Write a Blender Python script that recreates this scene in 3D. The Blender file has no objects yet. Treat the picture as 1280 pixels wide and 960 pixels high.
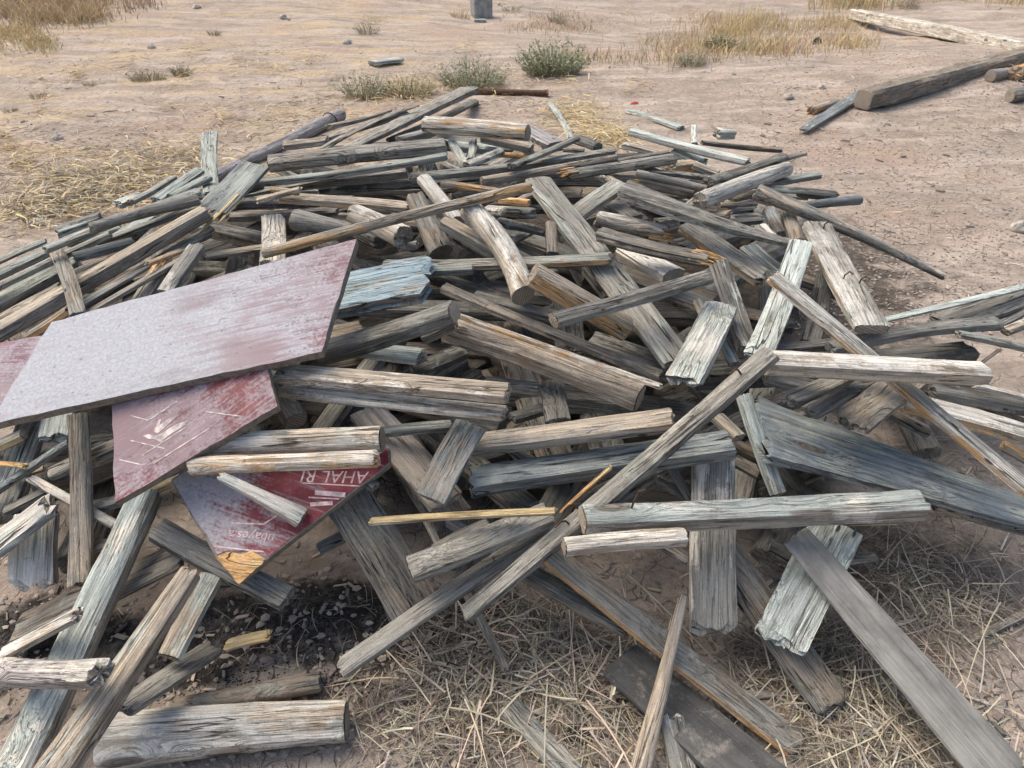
import bpy, bmesh, math, random
from mathutils import Vector, Matrix, noise
random.seed(7)
scene = bpy.context.scene
COL = scene.collection
R = math.radians

# ------------------------------------------------------------------ camera
CAM = Vector((0.0, 0.0, 1.62)); PITCH = R(33.0); F = 931.0; CX, CY = 640.0, 480.0
fwd = Vector((0, math.cos(PITCH), -math.sin(PITCH)))
upv = Vector((0, math.sin(PITCH), math.cos(PITCH)))
rgt = Vector((1, 0, 0))
cd = bpy.data.cameras.new('camera'); cd.sensor_width = 36.0; cd.lens = 36.0 * F / 1280.0
cd.clip_start = 0.05; cd.clip_end = 2000
cam = bpy.data.objects.new('camera', cd); COL.objects.link(cam)
cam.location = CAM; cam.rotation_euler = (R(90) - PITCH, 0, 0)
scene.camera = cam
scene.render.resolution_x = 1024; scene.render.resolution_y = 768

def ray(x, y):                       # direction with unit depth
    return fwd + rgt * ((x - CX) / F) - upv * ((y - CY) / F)
def at(x, y, Z):
    return CAM + ray(x, y) * Z
def proj(p):
    d = p - CAM; Z = d.dot(fwd)
    return CX + F * d.dot(rgt) / Z, CY - F * d.dot(upv) / Z, Z

# ------------------------------------------------------------------ terrain and heap shape
def g(x, y, cx, cy, sx, sy): return math.exp(-((x - cx) / sx) ** 2 - ((y - cy) / sy) ** 2)
def terrain(x, y):
    h = 0.0
    h += 0.14 * g(x, y, 5.2, 8.6, 2.6, 1.8)                       # low bank at the right
    h += 0.30 * g(x, y, -9, 19, 6, 5) - 0.30 * g(x, y, 4.5, 13.5, 4.0, 2.6)
    far = min(1.0, max(0.0, (y - 6.0) / 6.0))
    h += far * 0.14 * noise.noise((x * 0.25, y * 0.25, 3.1))
    h += 0.045 * noise.noise((x * 0.9, y * 0.9, 0.0)) * (0.35 + 0.65 * min(1, max(0, (y - 4.5) / 3)))
    h += 0.016 * noise.noise((x * 3.3, y * 3.3, 5.0))
    h += 0.05 * g(x, y, -0.62, 1.33, 0.34, 0.10)                  # earth ridge by the big log
    return h
def mound(x, y):
    r = ((x + 0.05) / 3.1) ** 2 + ((y - 3.55) / 2.45) ** 2
    return 0.72 * max(0.0, 1 - r) ** 0.58 if r < 1 else 0.0
def hit(x, y, extra=0.0, with_mound=True):
    d = ray(x, y); Z = 0.4; step = 0.02
    while Z < 60:
        p = CAM + d * Z
        h = terrain(p.x, p.y) + extra
        if with_mound: h += mound(p.x, p.y)
        if p.z <= h: break
        Z += step * (1 + Z * 0.25)
    lo, hi = Z - step * (1 + Z * .25), Z
    for _ in range(12):
        m = (lo + hi) / 2; p = CAM + d * m
        h = terrain(p.x, p.y) + extra + (mound(p.x, p.y) if with_mound else 0)
        if p.z <= h: hi = m
        else: lo = m
    return hi

# ------------------------------------------------------------------ helpers
def tag(o, label=None, cat=None, group=None, kind=None):
    if label: o['label'] = label
    if cat: o['category'] = cat
    if group: o['group'] = group
    if kind: o['kind'] = kind
    return o
def link(name, me, mats, parent=None):
    o = bpy.data.objects.new(name, me)
    for m in (mats if isinstance(mats, (list, tuple)) else [mats]): me.materials.append(m)
    COL.objects.link(o)
    if parent: o.parent = parent
    return o
def mesh(name, vs, fs, smooth=False, sharp=None):
    me = bpy.data.meshes.new(name); me.from_pydata(vs, [], fs); me.update()
    if smooth:
        me.polygons.foreach_set('use_smooth', [True] * len(me.polygons))
        if sharp: me.set_sharp_from_angle(angle=sharp)
    return me

# ------------------------------------------------------------------ node helper
class N:
    def __init__(s, mat):
        mat.use_nodes = True; s.t = mat.node_tree; s.t.nodes.clear()
    def __call__(s, typ, ins=None, **kw):
        n = s.t.nodes.new(typ)
        for k, v in kw.items(): setattr(n, k, v)
        for k, v in (ins or {}).items():
            if hasattr(v, 'bl_idname') or isinstance(v, bpy.types.NodeSocket): s.t.links.new(v, n.inputs[k])
            else: n.inputs[k].default_value = v
        return n
    def math(s, op, a, b=0.0, c=0.0, clamp=False):
        n = s.t.nodes.new('ShaderNodeMath'); n.operation = op; n.use_clamp = clamp
        for i, v in enumerate((a, b, c)):
            if isinstance(v, bpy.types.NodeSocket): s.t.links.new(v, n.inputs[i])
            else: n.inputs[i].default_value = v
        return n.outputs[0]
    def vmul(s, v, k):
        n = s.t.nodes.new('ShaderNodeVectorMath'); n.operation = 'MULTIPLY'
        s.t.links.new(v, n.inputs[0]); n.inputs[1].default_value = k
        return n.outputs[0]
    def vadd(s, v, w):
        n = s.t.nodes.new('ShaderNodeVectorMath'); n.operation = 'ADD'
        s.t.links.new(v, n.inputs[0])
        if isinstance(w, bpy.types.NodeSocket): s.t.links.new(w, n.inputs[1])
        else: n.inputs[1].default_value = w
        return n.outputs[0]
    def noise(s, v, scale, detail=4, rough=0.6, dist=0.0):
        return s('ShaderNodeTexNoise', {'Vector': v, 'Scale': scale, 'Detail': detail, 'Roughness': rough, 'Distortion': dist}).outputs['Fac']
    def ramp(s, f, lo, hi):        # smooth 0..1 between lo and hi
        n = s('ShaderNodeMapRange', {'Value': f, 'From Min': lo, 'From Max': hi}, interpolation_type='SMOOTHSTEP')
        return n.outputs[0]
    def mix(s, f, a, b, mode='MIX'):
        n = s.t.nodes.new('ShaderNodeMix'); n.data_type = 'RGBA'; n.blend_type = mode; n.clamp_factor = True
        for k, v in ((0, f), (6, a), (7, b)):
            if isinstance(v, bpy.types.NodeSocket): s.t.links.new(v, n.inputs[k])
            elif k == 0: n.inputs[0].default_value = v
            else: n.inputs[k].default_value = (*v[:3], 1.0)
        return n.outputs[2]
    def attr(s, name, typ='OBJECT'):
        return s('ShaderNodeAttribute', attribute_name=name, attribute_type=typ)
    def bump(s, h, strength, dist, normal=None):
        ins = {'Height': h, 'Strength': strength, 'Distance': dist}
        if normal: ins['Normal'] = normal
        return s('ShaderNodeBump', ins).outputs[0]
    def out(s, col, rough, normal=None, spec=0.25):
        b = s('ShaderNodeBsdfPrincipled', {'Roughness': rough, 'Specular IOR Level': spec})
        if isinstance(col, bpy.types.NodeSocket): s.t.links.new(col, b.inputs['Base Color'])
        else: b.inputs['Base Color'].default_value = (*col, 1)
        if normal: s.t.links.new(normal, b.inputs['Normal'])
        o = s('ShaderNodeOutputMaterial', {'Surface': b.outputs[0]})
        return b

# ------------------------------------------------------------------ materials
def mat_wood():
    m = bpy.data.materials.new('weathered_wood'); n = N(m)
    tc = n('ShaderNodeTexCoord')
    seed = n.attr('seed').outputs['Vector']
    P = n.vadd(tc.outputs['Object'], seed)
    warp = n('ShaderNodeTexNoise', {'Vector': n.vmul(P, (2.2, 7, 7)), 'Scale': 1.0, 'Detail': 2.0}).outputs['Color']
    warp = n.vmul(n.vadd(warp, (-.5, -.5, -.5)), (0.0, .022, .022))
    PW = n.vadd(P, warp)
    gv = n('ShaderNodeSeparateXYZ', {0: n.attr('grain').outputs['Vector']})
    kn = n('ShaderNodeTexVoronoi', {'Vector': n.vmul(P, (3.2, 9.0, 9.0)), 'Scale': 1.0, 'Randomness': 1.0})
    knd = kn.outputs['Distance']; ksel = n.ramp(n('ShaderNodeSeparateColor', {0: kn.outputs['Color']}).outputs[1], .70, .72)
    knot = n.math('MULTIPLY', n.ramp(knd, .20, .12), ksel)
    kwarp = n.math('MULTIPLY', n.math('MULTIPLY', n.ramp(knd, .50, .10), ksel), .035)
    PW = n.vadd(PW, n('ShaderNodeCombineXYZ', {1: kwarp, 2: kwarp}).outputs[0])
    gs = n('ShaderNodeVectorMath', {0: PW, 1: n('ShaderNodeCombineXYZ', {0: 1.0, 1: gv.outputs[0], 2: gv.outputs[0]}).outputs[0]}, operation='MULTIPLY').outputs[0]
    grain = n.noise(n.vmul(gs, (2.4, 85, 85)), 1.0, 4, 0.74)
    fine = n.noise(n.vmul(PW, (9, 330, 330)), 1.0, 3, 0.6)
    blot = n.noise(P, 7.0, 5, 0.62)
    blot2 = n.noise(n.vmul(P, (3.2, 16, 16)), 1.0, 3, 0.65)
    speck = n.noise(P, 95.0, 3, 0.7); vsp = n.noise(P, 260.0, 3, 0.7)
    t1 = n.attr('tone').outputs['Color']; t2 = n.attr('tone_patch').outputs['Color']; t3 = n.attr('tone_side').outputs['Color']
    pam = n.attr('patch').outputs['Fac']
    # which faces: local normal
    nrm = n('ShaderNodeSeparateXYZ', {0: n('ShaderNodeVectorTransform', {0: n('ShaderNodeNewGeometry').outputs['Normal']},
            vector_type='NORMAL', convert_from='WORLD', convert_to='OBJECT').outputs[0]})
    sidey = n.math('ABSOLUTE', nrm.outputs[1])
    endx = n.math('ABSOLUTE', nrm.outputs[0])
    sidef = n.math('MULTIPLY', n.ramp(sidey, .60, .80), 0.80)
    endf = n.ramp(endx, .55, .8)
    col = n.mix(sidef, t1, t3)
    # paint or bleach patches with ragged edges
    pm = n.math('ADD', n.math('MULTIPLY', blot2, .55), n.math('MULTIPLY', blot, .45))
    pm = n.math('ADD', pm, n.math('MULTIPLY', n.math('SUBTRACT', grain, .5), .22))
    pm = n.math('ADD', pm, n.math('MULTIPLY', n.math('SUBTRACT', speck, .5), .12))
    pmask = n.math('MULTIPLY', n.ramp(n.math('SUBTRACT', pm, n.math('SUBTRACT', 1.0, pam)), -0.03, 0.03), .85)
    col = n.mix(pmask, col, t2)
    # big tone wander
    col = n.mix(n.ramp(blot, .42, .75), col, n.mix(1.0, col, (1.30, 1.25, 1.18), 'MULTIPLY'))
    # grain streaks light and dark
    col = n.mix(n.ramp(grain, .30, .62), n.mix(1.0, col, (.55, .54, .525), 'MULTIPLY'), n.mix(1.0, col, (1.22, 1.21, 1.18), 'MULTIPLY'))
    col = n.mix(n.math('MULTIPLY', n.ramp(fine, .45, .70), .38), col, n.mix(1.0, col, (.60, .59, .57), 'MULTIPLY'))
    blch = n.noise(n.vmul(P, (4.5, 11, 11)), 1.0, 4, 0.7)
    col = n.mix(n.math('MULTIPLY', n.ramp(blch, .50, .72), .50), col, n.mix(.5, n.mix(1.0, col, (1.6, 1.6, 1.6), 'MULTIPLY'), (.52, .495, .455)))
    col = n.mix(n.math('MULTIPLY', n.ramp(blch, .44, .26), .55), col, n.mix(1.0, col, (.50, .48, .46), 'MULTIPLY'))
    # drying cracks
    ck = n.noise(n.vmul(gs, (1.5, 42, 42)), 1.0, 2, 0.5)
    crack = n.math('MULTIPLY', n.ramp(n.math('ABSOLUTE', n.math('SUBTRACT', ck, .5)), .014, .002), n.ramp(blot2, .42, .56))
    crack = n.math('MULTIPLY', n.math('MULTIPLY', crack, gv.outputs[1]), n.math('SUBTRACT', 1.0, endf))
    col = n.mix(n.math('MULTIPLY', crack, .85), col, (.03, .026, .022))
    col = n.mix(n.math('MULTIPLY', knot, .8), col, n.mix(n.ramp(n.math('SINE', n.math('MULTIPLY', knd, 120.0)), -.5, .5), (.055, .042, .032), (.17, .135, .10)))
    lich = n.noise(P, 11.0, 4, .75)
    col = n.mix(n.math('MULTIPLY', n.math('MULTIPLY', n.ramp(lich, .56, .66), gv.outputs[2]), .6), col, (.30, .345, .29))
    rust = n.noise(n.vmul(P, (4, 9, 9)), 1.0, 4, .6)
    col = n.mix(n.math('MULTIPLY', n.ramp(rust, .64, .74), .45), col, (.30, .20, .12))
    hc = n.noise(n.vmul(gs, (3.2, 150, 150)), 1.0, 3, 0.55)
    hair = n.math('MULTIPLY', n.ramp(n.math('ABSOLUTE', n.math('SUBTRACT', hc, .5)), .018, .004), n.ramp(blot, .42, .62))
    hair = n.math('MULTIPLY', hair, n.math('SUBTRACT', 1.0, endf))
    col = n.mix(n.math('MULTIPLY', hair, .50), col, (.05, .045, .038))
    # end grain
    rings = n('ShaderNodeTexWave', {'Vector': n.vadd(n.vmul(P, (0, 1, 1)), n.vmul(warp, (1, .6, .6))), 'Scale': 38.0, 'Distortion': 3.0, 'Detail': 3.0}, wave_type='RINGS', rings_direction='X').outputs['Fac']
    ecol = n.mix(n.ramp(rings, .2, .9), n.mix(1.0, n.attr('tone_end').outputs['Color'], (.62, .60, .57), 'MULTIPLY'), n.attr('tone_end').outputs['Color'])
    ecol = n.mix(n.math('MULTIPLY', n.ramp(blot2, .5, .7), .5), ecol, n.mix(1.0, ecol, (.5, .48, .46), 'MULTIPLY'))
    col = n.mix(n.math('MULTIPLY', endf, .9), col, ecol)
    # worm holes, nail holes, dirt specks
    vo = n('ShaderNodeTexVoronoi', {'Vector': n.vmul(P, (9, 26, 26)), 'Scale': 1.0, 'Randomness': 1.0})
    hole = n.math('MULTIPLY', n.ramp(vo.outputs['Distance'], .16, .08), n.ramp(n('ShaderNodeSeparateColor', {0: vo.outputs['Color']}).outputs[0], .80, .84))
    col = n.mix(n.math('MULTIPLY', hole, .85), col, (.03, .024, .02))
    col = n.mix(n.math('MULTIPLY', n.ramp(speck, .60, .74), .38), col, (.06, .055, .05))
    col = n.mix(n.math('MULTIPLY', n.ramp(vsp, .52, .70), .42), col, n.mix(1.0, col, (.42, .40, .38), 'MULTIPLY'))
    col = n.mix(n.math('MULTIPLY', n.ramp(vsp, .46, .32), .30), col, n.mix(1.0, col, (1.5, 1.48, 1.45), 'MULTIPLY'))
    # dust
    dust = n.noise(P, 22.0, 3, 0.7)
    col = n.mix(n.math('MULTIPLY', n.ramp(dust, .52, .78), .30), col, (.40, .36, .31))
    h = n.math('ADD', n.math('MULTIPLY', grain, 1.0), n.math('MULTIPLY', fine, .35))
    h = n.math('SUBTRACT', h, n.math('ADD', n.math('MULTIPLY', crack, 1.6), n.math('MULTIPLY', hair, .7)))
    n.out(col, .88, n.bump(h, 1.0, .008), .15)
    return m

def mat_flat(name, col, rough=.8, var=.35, scale=30.0, bump=.3, metal=0.0, spec=.25):
    m = bpy.data.materials.new(name); n = N(m)
    tc = n('ShaderNodeTexCoord').outputs['Object']
    f = n.noise(tc, scale, 5, .65)
    lo = tuple(c * (1 - var) for c in col); hi = tuple(min(1, c * (1 + var)) for c in col)
    b = n.out(n.mix(n.ramp(f, .3, .7), lo, hi), rough, n.bump(f, bump, .004), spec)
    b.inputs['Metallic'].default_value = metal
    return m

def mat_film(name, haze, seed, red=(.17, .028, .036), grad=0.0, pink=0.0, ang=28, al=.93):
    """maroon plywood film under dried cement, scraped along the sheet"""
    m = bpy.data.materials.new(name); n = N(m)
    P = n.vadd(n('ShaderNodeTexCoord').outputs['Object'], (seed, seed * 1.7, 0))
    rot = n('ShaderNodeMapping', {'Vector': P, 'Rotation': (0, 0, R(ang))}).outputs[0]
    scr = n.noise(n.vmul(rot, (5, 90, 90)), 1.0, 5, .7)
    big = n.noise(P, 3.1, 4, .6)
    mid = n.noise(P, 15, 6, .7)
    fin = n.noise(P, 120, 4, .7)
    f = n.math('ADD', n.math('ADD', n.math('MULTIPLY', big, .62), n.math('MULTIPLY', mid, .26)), n.math('MULTIPLY', scr, .42))
    f = n.math('SUBTRACT', f, .08)
    f = n.math('ADD', f, n.math('MULTIPLY', n.math('SUBTRACT', fin, .5), .12))
    lx = n('ShaderNodeSeparateXYZ', {0: n('ShaderNodeTexCoord').outputs['Object']}).outputs[0]
    f = n.math('SUBTRACT', f, n.math('MULTIPLY', lx, grad))
    k = n.ramp(f, .66 - haze * .30, .80 - haze * .30)
    base = n.mix(n.ramp(mid, .35, .7), red, tuple(c * 1.7 + .02 for c in red))
    base = n.mix(n.math('MULTIPLY', n.ramp(scr, .56, .66), .55), base, (.42, .30, .28))
    cem = n.mix(n.ramp(fin, .3, .75), (.375, .385, .40), (.535, .545, .565))
    cem = n.mix(n.math('MULTIPLY', n.ramp(mid, .55, .75), .5), cem, (.33, .24, .26))
    cem = n.mix(n.math('MULTIPLY', n.ramp(n.math('ADD', n.math('MULTIPLY', big, .6), n.math('MULTIPLY', scr, .4)), .46, .58), n.math('MULTIPLY', (n.ramp(lx, -.12, .22) if grad else 1.0), pink)), cem, (.31, .235, .24))
    cem = n.mix(n.math('MULTIPLY', n.ramp(scr, .55, .68), .35), cem, (.30, .25, .27))
    col = n.mix(n.math('MULTIPLY', k, al), base, cem)
    smu = n.noise(n.vmul(rot, (2.5, 9, 9)), 1.0, 5, .7)
    col = n.mix(n.math('MULTIPLY', n.ramp(smu, .52, .68), .5), col, n.mix(1.0, col, (.66, .60, .58), 'MULTIPLY'))
    pit = n.ramp(n.noise(P, 55, 3, .6), .64, .72)
    col = n.mix(n.math('MULTIPLY', pit, .6), col, (.16, .11, .11))
    h = n.math('ADD', n.math('MULTIPLY', k, .5), n.math('ADD', n.math('MULTIPLY', fin, .3), n.math('MULTIPLY', scr, .3)))
    n.out(col, n.math('ADD', .55, n.math('MULTIPLY', k, .3)), n.bump(h, .6, .004), .3)
    return m

def mat_layers(name='plywood_edge'):
    m = bpy.data.materials.new(name); n = N(m)
    P = n('ShaderNodeTexCoord').outputs['Object']
    z = n('ShaderNodeSeparateXYZ', {0: P}).outputs[2]
    w = n.math('SINE', n.math('MULTIPLY', z, 1500.0))
    f = n.noise(P, 60, 5, .7)
    col = n.mix(n.ramp(w, -.4, .4), (.17, .145, .12), (.38, .33, .27))
    col = n.mix(n.ramp(f, .4, .7), col, (.15, .13, .115))
    n.out(col, .9, n.bump(n.math('ADD', n.math('MULTIPLY', w, .3), f), .7, .004), .15)
    return m

def mat_soil():
    m = bpy.data.materials.new('dry_soil'); n = N(m)
    P = n('ShaderNodeNewGeometry').outputs['Position']
    xyz = n('ShaderNodeSeparateXYZ', {0: P}); X, Y = xyz.outputs[0], xyz.outputs[1]
    big = n.noise(P, .55, 4, .6); mid = n.noise(P, 3.0, 6, .68); fin = n.noise(P, 26.0, 6, .72); vf = n.noise(P, 150.0, 4, .7)
    str_ = n.noise(n.vadd(n.vmul(P, (.55, 1.9, 1)), n.vmul(n('ShaderNodeTexNoise', {'Vector': P, 'Scale': 1.1, 'Detail': 3.0}).outputs['Color'], (1.2, 1.2, 0))), 1.6, 7, .72)          # tyre-worn bands running across
    col = n.mix(n.ramp(mid, .30, .72), (.262, .212, .170), (.46, .385, .318))
    col = n.mix(n.ramp(str_, .42, .68), col, (.55, .455, .38))
    col = n.mix(n.math('MULTIPLY', n.ramp(big, .50, .66), .75), col, (.41, .305, .24))
    # straw coloured litter
    st = n.math('ADD', n.math('MULTIPLY', n.noise(n.vmul(P, (.6, 1.5, 1)), 1.3, 7, .75), .55), n.math('ADD', n.math('MULTIPLY', fin, .25), n.math('MULTIPLY', vf, .2)))
    wl = n.ramp(X, .6, -1.8)
    litter = n.math('MULTIPLY', n.ramp(st, .47, .60), n.math('ADD', .25, n.math('MULTIPLY', wl, .65)))
    col = n.mix(n.math('MULTIPLY', n.math('MULTIPLY', litter, .75), n.ramp(Y, 3.4, 5.0)), col, (.60, .44, .24))
    vor = n('ShaderNodeTexVoronoi', {'Vector': n.vadd(P, n.vmul(n('ShaderNodeTexNoise', {'Vector': P, 'Scale': 9.0}).outputs['Color'], (.10, .10, .0))), 'Scale': 11.0}, feature='DISTANCE_TO_EDGE')
    dc = n.math('MULTIPLY', n.ramp(vor.outputs['Distance'], .035, .0), n.ramp(mid, .45, .6))
    col = n.mix(n.math('MULTIPLY', dc, .2), col, (.14, .115, .095))
    peb = n('ShaderNodeTexVoronoi', {'Vector': P, 'Scale': 34.0})
    pm_ = n.math('MULTIPLY', n.ramp(peb.outputs['Distance'], .26, .16), n.ramp(n('ShaderNodeSeparateColor', {0: peb.outputs['Color']}).outputs[0], .86, .88))
    col = n.mix(n.math('MULTIPLY', pm_, .8), col, (.50, .45, .39))
    # grit
    col = n.mix(n.math('MULTIPLY', n.ramp(fin, .52, .72), .55), col, n.mix(1.0, col, (1.5, 1.45, 1.4), 'MULTIPLY'))
    col = n.mix(n.math('MULTIPLY', n.ramp(fin, .48, .30), .6), col, n.mix(1.0, col, (.55, .53, .51), 'MULTIPLY'))
    col = n.mix(n.math('MULTIPLY', n.ramp(vf, .55, .72), .5), col, n.mix(1.0, col, (.52, .5, .48), 'MULTIPLY'))
    # charred earth in front of the left half of the heap and gap shade painted dark into the soil under it
    def blob(cx, cy, sx, sy):
        a = n.math('POWER', n.math('DIVIDE', n.math('SUBTRACT', X, cx), sx), 2.0)
        b = n.math('POWER', n.math('DIVIDE', n.math('SUBTRACT', Y, cy), sy), 2.0)
        return n.math('ADD', a, b)
    nz = n.math('MULTIPLY', n.math('SUBTRACT', n.noise(P, 7.0, 6, .7), .5), 3.2)
    ash = n.ramp(n.math('ADD', blob(-.52, 1.32, .44, .15), nz), 1.25, .55)
    for q in ((-.95, 1.22, .30, .12), (-1.28, 1.25, .30, .16), (-.12, 1.30, .26, .14)):
        ash = n.math('MAXIMUM', ash, n.ramp(n.math('ADD', blob(*q), nz), 1.2, .55))
    col = n.mix(n.math('MULTIPLY', ash, .92), col, n.mix(n.ramp(fin, .42, .66), (.020, .019, .018), (.12, .112, .105)))
    hum = n.ramp(n.math('ADD', blob(.05, 1.17, .42, .20), nz), 1.4, .3)
    for q in ((.82, 1.18, .28, .16), (1.12, 1.50, .36, .22), (-.30, 1.10, .25, .10)):
        hum = n.math('MAXIMUM', hum, n.ramp(n.math('ADD', blob(*q), nz), 1.4, .3))
    col = n.mix(n.math('MULTIPLY', hum, .72), col, n.mix(n.ramp(fin, .4, .65), (.075, .06, .05), (.19, .155, .125)))
    gap_shade = n.ramp(n.math('ADD', blob(-.15, 3.75, 2.35, 1.9), n.math('MULTIPLY', nz, .35)), 1.05, .72)
    col = n.mix(n.math('MULTIPLY', gap_shade, .85), col, n.mix(n.ramp(fin, .4, .65), (.04, .033, .027), (.10, .082, .067)))
    fin = n.math('SUBTRACT', n.math('ADD', fin, n.math('MULTIPLY', pm_, .8)), n.math('MULTIPLY', dc, .7))
    h = n.math('ADD', n.math('ADD', n.math('MULTIPLY', mid, 2.0), n.math('MULTIPLY', fin, .8)), n.math('MULTIPLY', vf, .22))
    n.out(col, .96, n.bump(h, .9, .022), .1)
    return m

def mat_blades(name):
    m = bpy.data.materials.new(name); n = N(m)
    n.out(n.attr('tint', 'GEOMETRY').outputs['Color'], .75, None, .2)
    return m

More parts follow.
